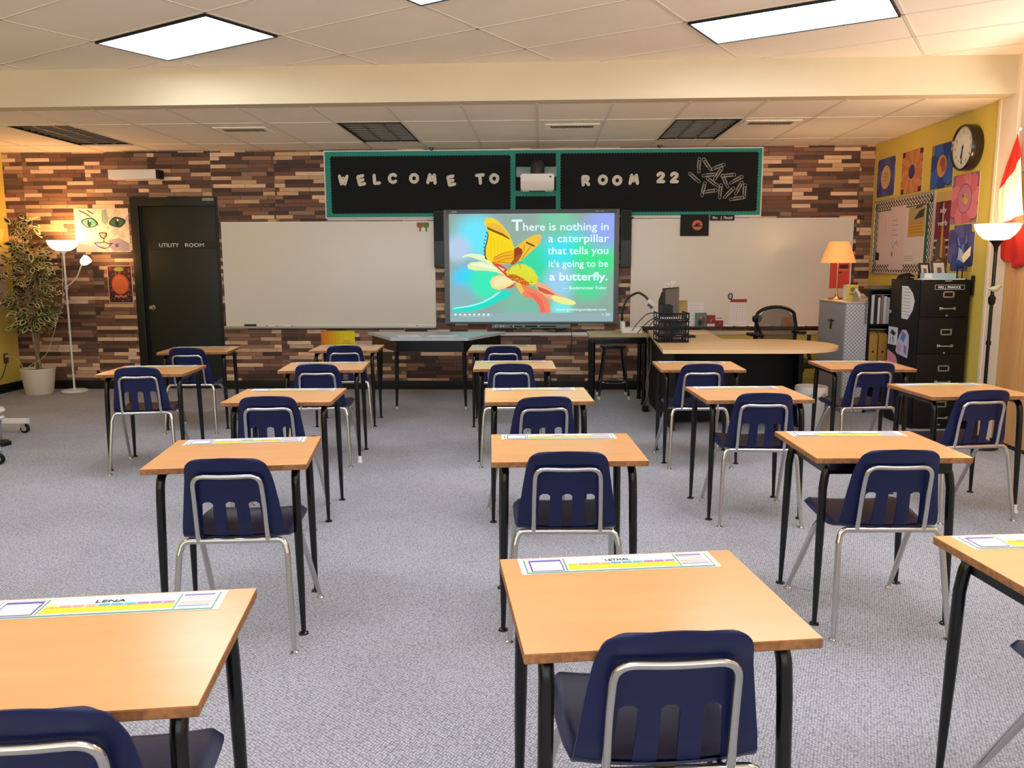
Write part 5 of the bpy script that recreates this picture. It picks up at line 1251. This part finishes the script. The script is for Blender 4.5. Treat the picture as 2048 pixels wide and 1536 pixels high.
o = m.build('tissue_box', None); o.location = (2.995, 8.06, 1.0605); tag(o, 'upright yellow carton on the grey cupboard beside the table lamp', 'box')
m = MB(); m.box(-.022, -.03, 0, .022, .03, .072, .003); o = m.build('small_speaker', M_blk); o.location = (3.02, 8.22, 1.0605); tag(o, 'small black box between table lamp and yellow carton', 'box')
t = thing('telephone', 'pale desk telephone with a hanging coiled cord on the grey cupboard', 'telephone', (3.045, 7.925, 1.0605)); t.scale = (.5, .75, .9)
m = MB(); m.prism([(-.09, 0), (.09, 0), (.09, .085), (-.09, .04)], lambda u, v: (-.085, u, v), lambda u, v: (.085, u, v)); m.build('base', mat('phone_beige', (176, 158, 140), .5), t)
m = MB(); m.tube(bend([(-.07, -.08, .05), (-.07, -.05, .085), (-.07, .06, .125), (-.07, .09, .10)], .03), .02, 10); m.build('handset', mat('phone_white', (226, 220, 210), .4), t)
m = MB(); P = [(.03 + .022 * math.cos(k * 1.1), -.145 + .006 * math.sin(k * .6), .02 - k * .0036 + .004 * math.sin(k * 1.1)) for k in range(70)]; m.tube([(-.04, -.085, .05), (.03, -.135, .05)] + P, .0035, 5); m.build('coiled_cord', mat('cord_dark', (96, 92, 96), .5), t)

# ------------------------------------------------------------------ black shelf with binders
t = thing('bookshelf', 'narrow black shelf with binders between cupboard and filing cabinet', 'shelf', (3.427, 7.932, 0))
m = MB(); m.box(-.335, -.09, .0005, -.318, .11, 1.17); m.box(.15, -.09, .0005, .167, .11, 1.17); m.box(-.335, .10, .0005, .167, .112, 1.17); m.build('carcass', M_blk, t)
for z in (.12, .47, .835, 1.16):
    m = MB(); m.box(-.3175, -.088, z, .1495, .0995, z + .018); m.build('shelf_board', M_blk, t)
m = MB(); m.box(-.10, -.09, 0, .09, .09, .035, .003); o = m.build('grey_folder', mat('olive_grey', (110, 100, 74), .6)); o.location = (3.21, 7.94, 1.1785); tag(o, 'flat grey folder lying on top of the black shelf', 'folder')
for k, c in enumerate(((206, 200, 196), (40, 36, 40), (226, 222, 218), (150, 120, 116), (220, 216, 214), (196, 196, 200))):
    m = MB(); m.use(flat(c, .5)); w = (.024, .03, .02, .018, .026, .022)[k]; h = .27 - .012 * (k % 3); m.box(-w / 2, -.085, 0, w / 2, .085, h, .002); m.use(M_paper); m.box(-w / 2 + .003, -.083, h, w / 2 - .003, .08, h + .001)
    o = m.build('binder', None); o.location = (3.133 + k * .029, 7.937, .8535); tag(o, ('pale grey binder at the left end of the shelf row', 'black binder second in the shelf row', 'white binder third in the shelf row', 'brownish pink binder fourth in the shelf row', 'white binder fifth in the shelf row', 'pale blue grey binder at the right end of the shelf row')[k], 'binder', 'binders on the upper shelf')
sheet(3.215, 7.935, 1.1275, .17, .16, .2, 'loose white papers lying on top of the shelf binders', name='loose_papers', lines=3)
for k, x in enumerate((3.155, 3.245)):
    m = MB(); m.use(mat('kraft_board', (178, 132, 56), .6)); m.prism([(-.085, 0), (.085, 0), (.085, .31), (.02, .31), (-.085, .26)], lambda u, v: (-.038, u, v), lambda u, v: (.038, u, v)); m.use(M_blk); m.cyl((0, -.0855, .1), .01, -.001, .001, 12, 'y')
    o = m.build('magazine_file', None); o.location = (x, 7.932, .4885); tag(o, ('tan magazine file at the left of the lower shelf', 'tan magazine file at the right of the lower shelf')[k], 'file box', 'magazine files on the lower shelf')
sheet(3.20, 7.93, .7995, .17, .15, -.2, 'white papers lying on the tan magazine files', name='loose_papers', lines=3)

# ------------------------------------------------------------------ filing cabinet
FX0, FX1, FY0, FY1, FZ = 3.193, 3.622, 7.05, 7.62, 1.28
t = thing('filing_cabinet', 'tall black four drawer filing cabinet against the yellow wall', 'filing cabinet', (FX0, FY0, 0))
w = FX1 - FX0
m = MB(); m.box(0, .018, .0005, w, FY1 - FY0, FZ, .004); m.build('body', M_blk, t)
zz = [.03, .345, .655, .965, 1.272]
M_pl = mat('pull_chrome', (196, 190, 180), .3, metal=.9)
for k in range(4):
    m = MB(); m.box(.012, 0, zz[k] + .004, w - .012, .018, zz[k + 1] - .004, .004); d = m.build('drawer', mat('cabinet_black', (8, 8, 8), .45, spec=.35), t)
    zc = zz[k + 1] - (.115 if k == 3 else .125); x = w * .565
    m = MB(); 
    for a in ((-.047, -.026, .047, -.017), (-.047, .017, .047, .026), (-.047, -.026, -.036, .026), (.036, -.026, .047, .026)): m.box(x + a[0], -.006, zc + a[1], x + a[2], .001, zc + a[3], .001)
    m.build('label_holder', M_pl, d)
    m = MB(); m.tube(bend([(x - .058, 0, zc - .118), (x - .058, -.022, zc - .118), (x + .058, -.022, zc - .118), (x + .058, 0, zc - .118)], .012), .006, 8); m.box(x - .068, -.004, zc - .13, x - .046, .001, zc - .106, .001); m.box(x + .046, -.004, zc - .13, x + .068, .001, zc - .106, .001); m.build('handle', M_pl, d)
    m = MB(); m.cyl((x - .005, -.002, zc - .178), .008, -.004, .004, 12, 'y'); m.build('thumb_latch', M_pl, d)
m = MB(); m.box(w, -.004, 1.15, w + .018, .02, 1.315, .002); m.build('lock_bar', M_blk, t)
m = MB(); m.box(.215, .012, 1.255, .27, .0178, 1.272); m.box(.02, .012, 1.255, .03, .0178, 1.27); m.build('sticker', M_paper, t)
q = thing('name_plate', 'black name plate with white lettering on the top drawer of the filing cabinet', 'name plate', (3.438, FY0 - .0005, 1.218))
m = MB(); m.box(-.122, -.006, -.02, .122, 0, .02, .001); m.build('plate', M_blk, q)
m = MB(); m.use(flat((232, 228, 220)))
for a in ((-.122, -.02, .122, -.0175), (-.122, .0175, .122, .02), (-.122, -.02, -.1195, .02), (.1195, -.02, .122, .02)): m.face([(u, 0, v) for u, v in rect(*a)])
put_text(m, 'MRS. J. PINNOCK', -.095, .095, -.010, .028, 0, bold=.03); m.build('lettering', None, q, smooth=0, loc=(0, -.0066, 0))
# papers on the cabinet side (facing left)
def side_sheet(name, lb, cat, pts, c, deco=None):
    m = MB(); m.norecalc = True; m.use(flat(c)); X = FX0 - .0006
    m.prism(pts, lambda u, v: (X, u, v), lambda u, v: (X - .0015, u, v))
    if deco:
        for dp, dc in deco: m.use(flat(dc)); m.face([(X - .002, u, v) for u, v in dp])
    tag(m.build(name, None, smooth=0), lb, cat, 'sheets on the filing cabinet side')
side_sheet('rules_sheet', 'white printed sheet with a curved edge on the filing cabinet side', 'paper', [(7.385, 1.222), (7.265, 1.222), (7.17, 1.165), (7.125, 1.10), (7.15, 1.02), (7.24, .935), (7.36, .938), (7.372, 1.05)], (226, 226, 232), [(rect(7.33 - .13, 1.195 - k * .028, 7.34, 1.199 - k * .028), (120, 120, 130)) for k in range(9)])
side_sheet('ink_drawing', 'small black and white ink drawing on the filing cabinet side', 'drawing', rect(7.42, .69, 7.612, .85), (210, 218, 226), [([(7.45, .80), (7.54, .83), (7.57, .79), (7.48, .77)], (40, 44, 50)), ([(7.5, .77), (7.52, .76), (7.50, .70), (7.49, .70)], (50, 54, 60)), ([(7.55, .77), (7.56, .76), (7.57, .70), (7.56, .70)], (50, 54, 60))])
side_sheet('watercolour', 'blue and pink watercolour with a rounded top on the filing cabinet side', 'painting', [(7.44, .64), (7.40, .62), (7.20, .60), (7.185, .70), (7.195, .80), (7.25, .842), (7.32, .84), (7.375, .79), (7.42, .72)], (196, 186, 214), [([(7.24, .80), (7.32, .83), (7.36, .76), (7.28, .73)], (96, 130, 200)), ([(7.32, .69), (7.40, .72), (7.41, .65), (7.34, .64)], (206, 150, 190)), ([(7.22, .70), (7.28, .71), (7.27, .64), (7.22, .63)], (130, 120, 170))])
side_sheet('pink_sheet', 'plain pink sheet low on the filing cabinet side', 'paper', [(7.61, .45), (7.39, .47), (7.40, .56), (7.44, .60), (7.61, .64)], (214, 140, 158))
m = MB(); m.cyl((FX0 - .008, 7.585, .985), .018, -.0075, .004, 14, 'x'); tag(m.build('round_magnet', M_alu), 'silver round magnet clip on the filing cabinet side', 'magnet')
# on top of the filing cabinet
Z1 = FZ + .0004
m = MB(); m.box(3.215, 7.062, Z1, 3.57, 7.22, Z1 + .008, .001); tag(m.build('flat_tray', M_white), 'thin white tray on top of the filing cabinet', 'tray')
m = MB(); m.use(mat('pale_blue_card', (160, 192, 202), .5)); m.box(3.235, 7.075, Z1 + .0084, 3.50, 7.15, Z1 + .055, .003); m.use(flat((220, 226, 224))); m.box(3.24, 7.0746, Z1 + .012, 3.30, 7.0749, Z1 + .052)
tag(m.build('blue_box', None), 'pale blue box on the white tray on the filing cabinet', 'box')
def photo_frame(x, y, z, w, h, c, lb, a):
    t = thing('photo_frame', lb, 'photo frame', (x, y, z), a, 'photo frames on the filing cabinet')
    m = MB(); T = Matrix.Rotation(RAD(-14), 4, 'X'); b = .016
    for q in ((0, 0, w, b), (0, h - b, w, h), (0, 0, b, h), (w - b, 0, w, h)): m.box(q[0] - w / 2, -.008, q[1], q[2] - w / 2, .004, q[3], .001, M=T)
    m.box(-.02, .0, 0, .02, .004, h * .8, M=Matrix.Translation((0, .07, 0)) @ Matrix.Rotation(RAD(12), 4, 'X')); fo = m.build('frame', mat('frame_%d' % c[0], c, .4), t)
    m = MB(); m.use(flat((206, 196, 186))); m.box(b - w / 2, -.004, b, w / 2 - b, .001, h - b, M=T); m.use(flat((110, 96, 90))); m.box(-w * .12, -.0046, b + .02, w * .18, -.0042, h * .65, M=T); m.build('photo', None, fo)
photo_frame(3.30, 7.20, Z1 + .0084, .10, .135, (40, 34, 36), 'small dark photo frame on the filing cabinet', .2); photo_frame(3.43, 7.22, Z1 + .001, .13, .16, (84, 68, 58), 'brown photo frame right of the small dark one on the filing cabinet', .1)
m = MB(); m.lathe([(.001, 0), (.05, 0), (.085, .014), (.083, .018), (.05, .006), (.001, .005)], 28, (3.335, 7.36, Z1), True, True); tag(m.build('yellow_plate', mat('yellow_ceramic', (206, 186, 66), .4)), 'shallow yellow plate on the filing cabinet behind the frames', 'plate')
m = MB(); m.ball((0, 0, .0), .07, (1.1, 1.2, .75), 3)
for v in m.bm.verts:
    if v.co.z < 0: v.co.z = 0
    v.co.z += .006 * math.sin(v.co.x * 60) * math.cos(v.co.y * 50) if v.co.z > .01 else 0
m.prism([(-.085, -.06), (-.02, -.085), (.02, -.075), (-.07, .0)], lambda u, v: (u, v, .0), lambda u, v: (u, v, .006))
o = m.build('black_cap', M_blk); o.location = (3.285, 7.535, Z1); tag(o, 'black cap on the back left corner of the filing cabinet', 'cap')
m = MB(); m.prism([(-.06, 0), (.05, -.01), (.06, .03), (-.03, .05)], lambda u, v: (u, v * 2, .0), lambda u, v: (u * .9, v * 2, .03 + u * .2)); o = m.build('folded_paper', M_paper); o.location = (3.52, 7.33, Z1); tag(o, 'folded white paper on the filing cabinet between frame and blue figure', 'paper')
t = thing('bird_figure', 'blue long legged figure holding a cream card on the filing cabinet', 'figurine', (3.553, 7.125, Z1 + .0001))
m = MB(); m.box(-.045, -.035, 0, .045, .035, .008, .003); m.build('base', M_blk, t)
for s in (-1, 1):
    m = MB(); m.tube([(s * .02, 0, .008), (s * .022, .004, .05), (s * .02, 0, .10)], .0055, 8); m.build('leg', M_blk, t)
m = MB(); m.ball((0, 0, .155), .055, (1., .55, 1.15), 2); m.tube([(.0, .0, .19), (.01, 0, .25), (.005, 0, .30)], [.045, .035, .03], 12); m.tube([(-.02, 0, .28), (-.035, 0, .34), (-.03, 0, .372)], [.02, .013, .004], 8); m.tube([(.025, 0, .28), (.035, 0, .34), (.03, 0, .375)], [.02, .013, .004], 8); m.build('body', mat('figure_blue', (34, 56, 128), .4), t)
m = MB(); m.use(flat((226, 214, 180))); m.prism([(.0, .14), (.05, .20), (.052, .28), (.0, .22), (-.02, .19)], lambda u, v: (u, -.05, v), lambda u, v: (u, -.046, v)); m.use(flat((150, 160, 186))); m.prism([(-.05, .17), (.0, .14), (-.01, .23), (-.045, .27)], lambda u, v: (u, -.048, v), lambda u, v: (u, -.044, v)); m.build('card', None, t)

# ------------------------------------------------------------------ right wall pictures
def flower(bg, petals, pc2, centre, n, deco, rx=.24, line=(60, 30, 60), off=0.):
    def d(m, w, h):
        poly(m, rect(-w / 2, -h / 2, w / 2, h / 2), flat(bg), 1)
        for k in range(n):
            a = 2 * PI * k / n + off; cx, cy = .34 * w * math.cos(a), .36 * h * math.sin(a)
            def clipp(pts): return [(max(-w / 2 + .001, min(w / 2 - .001, x)), max(-h / 2 + .001, min(h / 2 - .001, y))) for x, y in pts]
            wd = .92 * PI / n
            for sc, c, l in ((1.0, line, 2), (.90, petals if k % 2 else pc2, 3)):
                pts = [(cx + (q[0]), cy + q[1]) for q in ell(0, 0, .28 * w * sc, min(.20, .68 * wd) * w * sc, 16, a)]
                poly(m, clipp(pts), flat(c), l + k * .02)
        poly(m, ell(0, 0, rx * w * 1.06, rx * h * 1.2, 24), flat(line), 4); poly(m, ell(0, 0, rx * w, rx * h * 1.14, 24), flat(centre), 5)
        deco(m, w, h)
    return d
def sq(c, s=1.):
    def d(m, w, h):
        for ln in ([(-.08, .06), (-.03, .1), (.02, .06), (.06, .09)], [(-.1, 0), (-.04, .03), (.01, -.02), (.07, .02)], [(-.06, -.07), (0, -.05), (.05, -.09)], [(.07, .08), (.09, .0), (.06, -.06)]):
            for q in stroke([(x * w * s * 1.2, y * h * s * 1.2) for x, y in ln], .006): poly(m, q, flat(c), 6)
    return d
def dots(cs):
    def d(m, w, h):
        for k, (x, y, r, c) in enumerate(cs): poly(m, ell(x * w, y * h, r * w, r * h, 14), flat(c), 6 + k * .1)
    return d
FG = 'flower paintings on the yellow wall'
def rw(y, z): return (XR, y, z)
poster('flower_painting', 'purple flower painting with a tan centre, leftmost on the yellow wall', 'painting', 0, 0, .45, .40, flower((170, 150, 170), (74, 76, 140), (96, 92, 156), (214, 176, 130), 8, sq((110, 70, 40)), .27), FG, -PI / 2, xx=rw(9.0, 2.32))
poster('flower_painting', 'orange brown flower painting with a dark blue centre on the yellow wall', 'painting', 0, 0, .45, .41, flower((84, 40, 44), (190, 120, 76), (204, 138, 88), (52, 44, 96), 16, dots([(0, .03, .1, (60, 50, 110))]), .14, (90, 48, 44), .2), FG, -PI / 2, xx=rw(8.39, 2.31))
poster('flower_painting', 'deep blue flower painting with an orange centre left of the clock', 'painting', 0, 0, .42, .40, flower((120, 130, 110), (30, 66, 140), (52, 96, 176), (206, 150, 84), 7, dots([(.03, .08, .12, (160, 80, 54)), (.08, -.04, .1, (170, 90, 60))]), .22, (24, 40, 100), .25), FG, -PI / 2, xx=rw(7.775, 2.293))
poster('flower_painting', 'pink flower painting below the clock', 'painting', 0, 0, .45, .42, flower((150, 130, 140), (214, 110, 120), (226, 130, 136), (206, 130, 150), 9, dots([(.0, .05, .06, (196, 170, 90)), (.06, -.05, .07, (220, 190, 96)), (.0, -.02, .06, (206, 176, 90)), (-.06, .06, .04, (150, 110, 80))]), .25, (130, 40, 76), .1), FG, -PI / 2, xx=rw(7.325, 1.968))
poster('flower_painting', 'violet flower painting behind the blue figure on the yellow wall', 'painting', 0, 0, .44, .40, flower((216, 192, 90), (84, 84, 140), (104, 100, 156), (96, 96, 150), 8, dots([]), .18, (70, 70, 120), .3), FG, -PI / 2, xx=rw(7.33, 1.549))
def draw_ally(m, w, h):
    poly(m, rect(-w / 2, -h * .06, w / 2, h / 2), flat((116, 28, 52)), 1); poly(m, rect(-w * .2, h * .12, w * .05, h / 2), flat((40, 14, 26)), 2)
    for k in range(6): poly(m, rect(-w / 2, -h * (.10 + k * .055), w / 2, -h * (.10 + k * .055) + h * .027), flat((222, 206, 176) if k % 2 == 0 else (40, 24, 22)), 2)
    poly(m, [(-w * .28, -h * .05), (w * .25, -h * .05), (w * .46, -h * .36), (-w * .46, -h * .36)], flat((122, 88, 66)), 3); poly(m, [(-w * .02, h * .48), (w * .08, h * .48), (w * .16, -h * .35), (-w * .0, -h * .35)], flat((206, 154, 70)), 4); poly(m, [(-w * .18, -h * .05), (-w * .05, -h * .05), (-w * .1, -h * .35), (-w * .4, -h * .35)], flat((96, 78, 72)), 4)
    poly(m, rect(-w / 2, -h / 2, w / 2, -h * .36), flat((120, 62, 34)), 3); poly(m, [(-w * .3, -h * .4), (-w * .1, -h * .37), (w * .3, -h * .42), (w * .1, -h * .43)], flat((220, 180, 150)), 5)
    m.use(flat((230, 218, 206))); put_text(m, 'ally', -w * .18, w * .26, h * .335, h * .105, 6, bold=.02); put_text(m, 'verb', -w * .30, w * .36, h * .135, h * .115, 6, bold=.02)
poster('adverb_poster', 'maroon poster reading ally and verb on the yellow wall', 'poster', 0, 0, .27, .594, draw_ally, rotz=-PI / 2, xx=rw(7.695, 1.677), back=(120, 40, 56))
poster('tan_card', 'plain tan card above the maroon poster on the yellow wall', 'card', 0, 0, .275, .085, lambda m, w, h: None, rotz=-PI / 2, xx=rw(7.70, 2.02), back=(206, 172, 104))
# notice board with zigzag border
t = thing('notice_board', 'notice board with black zigzag border and pinned papers on the yellow wall', 'notice board', (XR, 8.527, 1.695), -PI / 2)
w, h = .672, .371
m = MB(); m.box(-w, -.012, -h, w, -.001, h); m.build('backing', mat('board_green', (34, 96, 62), .8), t)
m = MB()
for a in ((-w - .015, -h - .015, w + .015, -h), (-w - .015, h, w + .015, h + .015), (-w - .015, -h + .0005, -w, h - .0005), (w, -h + .0005, w + .02, h - .0005)): m.box(a[0], -.022, a[1], a[2], -.001, a[3], .001)
m.build('frame', M_alu, t)
m = MB(); m.norecalc = True; bwid = .088; ptr = flat((226, 208, 190)); blk = flat((26, 22, 22))
for r in ((-w, h - bwid, w, h), (-w, -h, w, -h + bwid), (-w, -h + bwid, -w + bwid, h - bwid), (w - bwid, -h + bwid, w, h - bwid)): poly(m, rect(*r), ptr, 1)
st = .062
for row in range(2):
    o_ = .024 + row * .040
    n = int(2 * w / st * 2)
    for zc in (h - o_, -h + o_):
        for q in stroke([(-w + k * st / 2, zc + (.017 if k % 2 else -.017)) for k in range(n + 1) if -w + k * st / 2 <= w - .001], .013): poly(m, q, blk, 2)
    n = int(2 * h / st * 2)
    for xc in (-w + o_, w - o_):
        for q in stroke([(xc + (.017 if k % 2 else -.017), -h + k * st / 2) for k in range(n + 1) if -h + k * st / 2 <= h - .001], .013): poly(m, q, blk, 2.5)
m.build('zigzag_border', None, t, smooth=0, loc=(0, -.0125, 0))
def bsheet(lb, x0, z0, x1, z1, c, l, deco=None, name='pinned_sheet'):
    def dr(m, ww, hh):
        if deco: deco(m, ww, hh)
    poster(name, lb, 'paper', 0, 0, x1 - x0, z1 - z0, dr, 'papers on the notice board', -PI / 2, xx=(XR - .0142 - l * .0026, 8.527 - (x0 + x1) / 2, 1.695 + (z0 + z1) / 2), back=c, th=.0014)
bsheet('large pink white sheet on the left half of the notice board', -.57, -.285, -.16, .27, (232, 204, 192), 0, lambda m, ww, hh: [poly(m, q, flat((150, 120, 110)), 1) for q in stroke([(-.02, .2), (.0, .12), (-.01, .05)], .004)] and None)
bsheet('tall white sheet in the middle of the notice board', -.24, -.34, .10, .30, (226, 204, 198), 1, lambda m, ww, hh: ([poly(m, q, flat((70, 56, 60)), 1) for q in stroke([(-.12, -.04), (-.09, -.10), (-.05, -.06), (-.01, -.03), (.03, -.08)], .006)], [poly(m, rect(-.13, .18 - k * .05, -.02 + .03 * (k % 2), .184 - k * .05), flat((110, 90, 90)), 1) for k in range(4)], poly(m, ell(-.10, -.16, .014, .028, 10), flat((110, 80, 76)), 1)))
bsheet('white chart sheet on the right half of the notice board', .06, -.285, .53, .27, (230, 214, 206), 0, lambda m, ww, hh: [poly(m, rect(-.18, -.2 - k * .02, .02, -.197 - k * .02), flat((120, 104, 100)), 1) for k in range(3)] and None)
def draw_land(m, ww, hh):
    poly(m, rect(-ww / 2, 0, ww / 2, hh / 2), flat((176, 160, 110)), 1); poly(m, rect(-ww / 2, -hh / 2, ww / 2, 0), flat((206, 160, 62)), 1); poly(m, [(-.06, .02), (.14, .04), (.16, .12), (.05, .10)], flat((64, 56, 48)), 2); poly(m, [(-.04, .12), (.1, .13), (.16, .17), (.0, .16)], flat((96, 84, 66)), 2)
    for k in range(4): poly(m, rect(-ww * .4, -hh * (.08 + k * .1), ww * .4, -hh * (.07 + k * .1) + .01), flat((186, 138, 50)), 2)
bsheet('yellow and grey landscape painting on the notice board', .17, -.02, .52, .265, (200, 170, 90), 1, draw_land, 'landscape_painting')
bsheet('small black square sheet at the lower left of the notice board', -.585, -.24, -.50, -.16, (30, 28, 30), 1)
# clock
t = thing('wall_clock', 'round black rimmed wall clock on the yellow wall', 'clock', (XR, 7.262, 2.385), -PI / 2)
m = MB(); m.lathe([(.001, -.001), (.186, -.001), (.190, -.01), (.190, -.085), (.184, -.095), (.176, -.095), (.170, -.078)], 48, (0, 0, 0), True, False, 'y'); m.build('case', mat('clock_black', (36, 30, 22), .25), t)
m = MB(); m.cyl((0, 0, 0), .171, -.080, -.076, 48, 'y'); m.build('face', mat('clock_face', (232, 222, 202), .6), t)
m = MB(); m.norecalc = True; m.use(M_blk)
for k in range(60):
    a = PI / 2 - 2 * PI * k / 60
    for q in stroke([((.155 if k % 5 else .148) * math.cos(a), (.155 if k % 5 else .148) * math.sin(a)), (.162 * math.cos(a), .162 * math.sin(a))], .002 if k % 5 else .004): m.face([(u, 0, v) for u, v in q])
for k in range(1, 13):
    a = PI / 2 - 2 * PI * k / 12; x, y = .126 * math.cos(a), .126 * math.sin(a); s = str(k); a0, a1, _m = text_mesh(s, .01); ww = (a1 - a0) * .036 / 2
    put_text(m, s, x - ww, x + ww, y - .012, .036, 0, bold=.01)
m.build('numerals', None, t, smooth=0, loc=(0, -.0806, 0))
m = MB()
for a, L, wd in ((PI / 2 - 2 * PI * (6.52 / 12), .085, .010), (PI / 2 - 2 * PI * (31 / 60), .13, .007)):
    for q in stroke([(-.02 * math.cos(a), -.02 * math.sin(a)), (L * math.cos(a), L * math.sin(a))], wd): m.prism(q, lambda u, v: (u, -.0825, v), lambda u, v: (u, -.0845, v))
m.cyl((0, 0, 0), .009, -.087, -.081, 14, 'y'); m.build('hands', M_blk, t)

# ------------------------------------------------------------------ right foreground: torchiere, flag
t = thing('floor_lamp', 'black torchiere floor lamp with a white bowl by the filing cabinet', 'lamp', (3.409, 6.33, 0), 0, 'lit torchiere lamps')
m = MB(); m.lathe([(.001, .0005), (.12, .0005), (.123, .008), (.11, .02), (.03, .03), (.012, .05)], 32, (0, 0, 0), True, True); m.build('base', M_black, t)
m = MB(); m.tube([(0, 0, .03), (0, 0, .8), (0, 0, 1.54)], .0125, 12); m.lathe([(.0125, 1.50), (.016, 1.535), (.03, 1.562), (.052, 1.585)], 20, (0, 0, 0)); m.lathe([(.0125, .80), (.018, .802), (.018, .83), (.0125, .832)], 14, (0, 0, 0)); m.lathe([(.0125, 1.10), (.024, 1.12), (.026, 1.16), (.0125, 1.18)], 14, (0, 0, 0)); m.build('pole', M_black, t)
m = MB(); m.lathe([(.04, 1.584), (.085, 1.595), (.122, 1.63), (.147, 1.67), (.157, 1.706), (.152, 1.706), (.141, 1.671), (.117, 1.636), (.08, 1.602), (.0, 1.592)], 36, (0, 0, 0)); m.build('bowl_shade', M_warm, t)
m = MB(); m.ball((0, 0, 1.645), .026, (1, 1, 1.3)); m.build('bulb', M_bulbw, t)
pt('torchiere_bulb_light', (3.409, 6.33, 1.735), 18, (1., .58, .22), .05)
t = thing('bird_ornament', 'small pale bird ornament clipped to the black lamp pole', 'ornament', (3.409, 6.302, 1.225))
m = MB(); m.ball((0, 0, 0), .028, (1.2, .8, .8), 2); m.ball((.026, -.004, .018), .015, (1, 1, 1), 2); m.tube([(-.03, 0, 0), (-.058, 0, .008)], [.012, .004], 8); m.build('body', mat('pale_green_ceramic', (200, 196, 160), .5), t)
m = MB(); m.tube([(.038, -.005, .018), (.05, -.006, .016)], [.005, .001], 6); m.build('beak', mat('beak_brown', (120, 90, 60), .6), t)
t = thing('flag', 'red and white flag hanging on the white pilaster behind the black lamp', 'flag', (3.585, 6.45, 0))
LZ = [(2.373, 6.49), (2.27, 6.551), (2.148, 6.622), (1.992, 6.689), (1.869, 6.685), (1.752, 6.66), (1.595, 6.62), (1.50, 6.612), (1.453, 6.605), (1.422, 6.54)]
RZ = [(2.377, 6.481), (2.254, 6.431), (2.068, 6.397), (1.883, 6.363), (1.771, 6.334), (1.66, 6.299), (1.549, 6.257), (1.476, 6.24), (1.421, 6.251), (1.391, 6.33)]
m = MB(); RED, WHT = mat('flag_red', (206, 40, 30), .8), mat('flag_white', (238, 226, 214), .8)
ns = 22; rows = []; nr = 42
def interp(tb, f):
    f *= len(tb) - 1; i = min(int(f), len(tb) - 2); g = f - i
    return tb[i][0] + (tb[i + 1][0] - tb[i][0]) * g, tb[i][1] + (tb[i + 1][1] - tb[i][1]) * g
def flag_pt(f, s):
    (z0, y0), (z1, y1) = interp(LZ, f), interp(RZ, f); am = .003 + .009 * f
    return (am * math.sin(s * 13 + f * 2.) + .003 * math.sin(s * 5 + 1), y0 + (y1 - y0) * s - 6.45, z0 + (z1 - z0) * s + .02 * f * math.sin(s * 6))
def f_at(z, s):
    a, b = 0., 1.
    for _ in range(30):
        c = (a + b) / 2
        if flag_pt(c, s)[2] > z: a = c
        else: b = c
    return (a + b) / 2
for i in range(nr + 1):
    row = []
    for k in range(ns + 1):
        s = k / ns; fa, fb = f_at(1.992 + .21 * s, s), f_at(1.715 + .06 * s, s); g = i / 14
        f = fa * g if i <= 14 else (fa + (fb - fa) * (g - 1) if i <= 28 else fb + (1 - fb) * (g - 2))
        row.append(flag_pt(f, s))
    rows.append(row)
V = [[m.bm.verts.new(p) for p in r] for r in rows]
for i in range(nr):
    m.use(WHT if 14 <= i < 28 else RED)
    for k in range(ns):
        g = m.bm.faces.new([V[i][k], V[i][k + 1], V[i + 1][k + 1], V[i + 1][k]]); g.material_index = m.mi
m.build('cloth', None, t, smooth=180)
m = MB(); m.tube([(.0, .036, 2.372), (.02, .048, 2.41)], .003, 6); m.ball((.024, .05, 2.415), .012); m.build('hanging_hook', M_white, t)

# ------------------------------------------------------------------ camera, light, view
F, PIT, YAW, ROL, H = 1635.3563, .1441, -.0352, .0039, 1.4145
cp, sp, cy, sy, cr, sr = math.cos(PIT), math.sin(PIT), math.cos(YAW), math.sin(YAW), math.cos(ROL), math.sin(ROL)
fw = Vector((cp * sy, cp * cy, -sp)); rt = Vector((cr * cy - sr * sp * sy, -cr * sy - sr * sp * cy, -sr * cp)); up = Vector((sr * cy + cr * sp * sy, -sr * sy + cr * sp * cy, cr * cp))
cam = bpy.data.cameras.new('camera'); co = bpy.data.objects.new('camera', cam); COL.objects.link(co)
cam.sensor_width = 36; cam.lens = F / 2048 * 36; cam.clip_start = .02
co.matrix_world = Matrix(((rt.x, up.x, -fw.x, 0), (rt.y, up.y, -fw.y, 0), (rt.z, up.z, -fw.z, H), (0, 0, 0, 1)))
SC.camera = co
wd = bpy.data.worlds.new('sky'); SC.world = wd; wd.use_nodes = True
bg = wd.node_tree.nodes['Background']; NT = wd.node_tree          # pale sky; lower half brightened as added uplight for the ceiling
tc = NT.nodes.new('ShaderNodeTexCoord'); sp_ = NT.nodes.new('ShaderNodeSeparateXYZ'); NT.links.new(tc.outputs['Generated'], sp_.inputs[0])
gt = NT.nodes.new('ShaderNodeMath'); gt.operation = 'GREATER_THAN'; gt.inputs[1].default_value = 0.; NT.links.new(sp_.outputs['Z'], gt.inputs[0])
mxw = NT.nodes.new('ShaderNodeMix'); mxw.data_type = 'RGBA'; mxw.inputs[6].default_value = (9.5, 9.1, 8.6, 1); mxw.inputs[7].default_value = (1.9, 2.2, 2.5, 1)
NT.links.new(gt.outputs[0], mxw.inputs[0]); NT.links.new(mxw.outputs[2], bg.inputs[0]); bg.inputs[1].default_value = 1.
vs = SC.view_settings; vs.view_transform = 'Standard'; vs.look = 'None'; vs.gamma = 1; vs.use_curve_mapping = False; vs.exposure = 0.
SC.cycles.max_bounces = 8; SC.cycles.diffuse_bounces = 5; SC.cycles.sample_clamp_indirect = 8
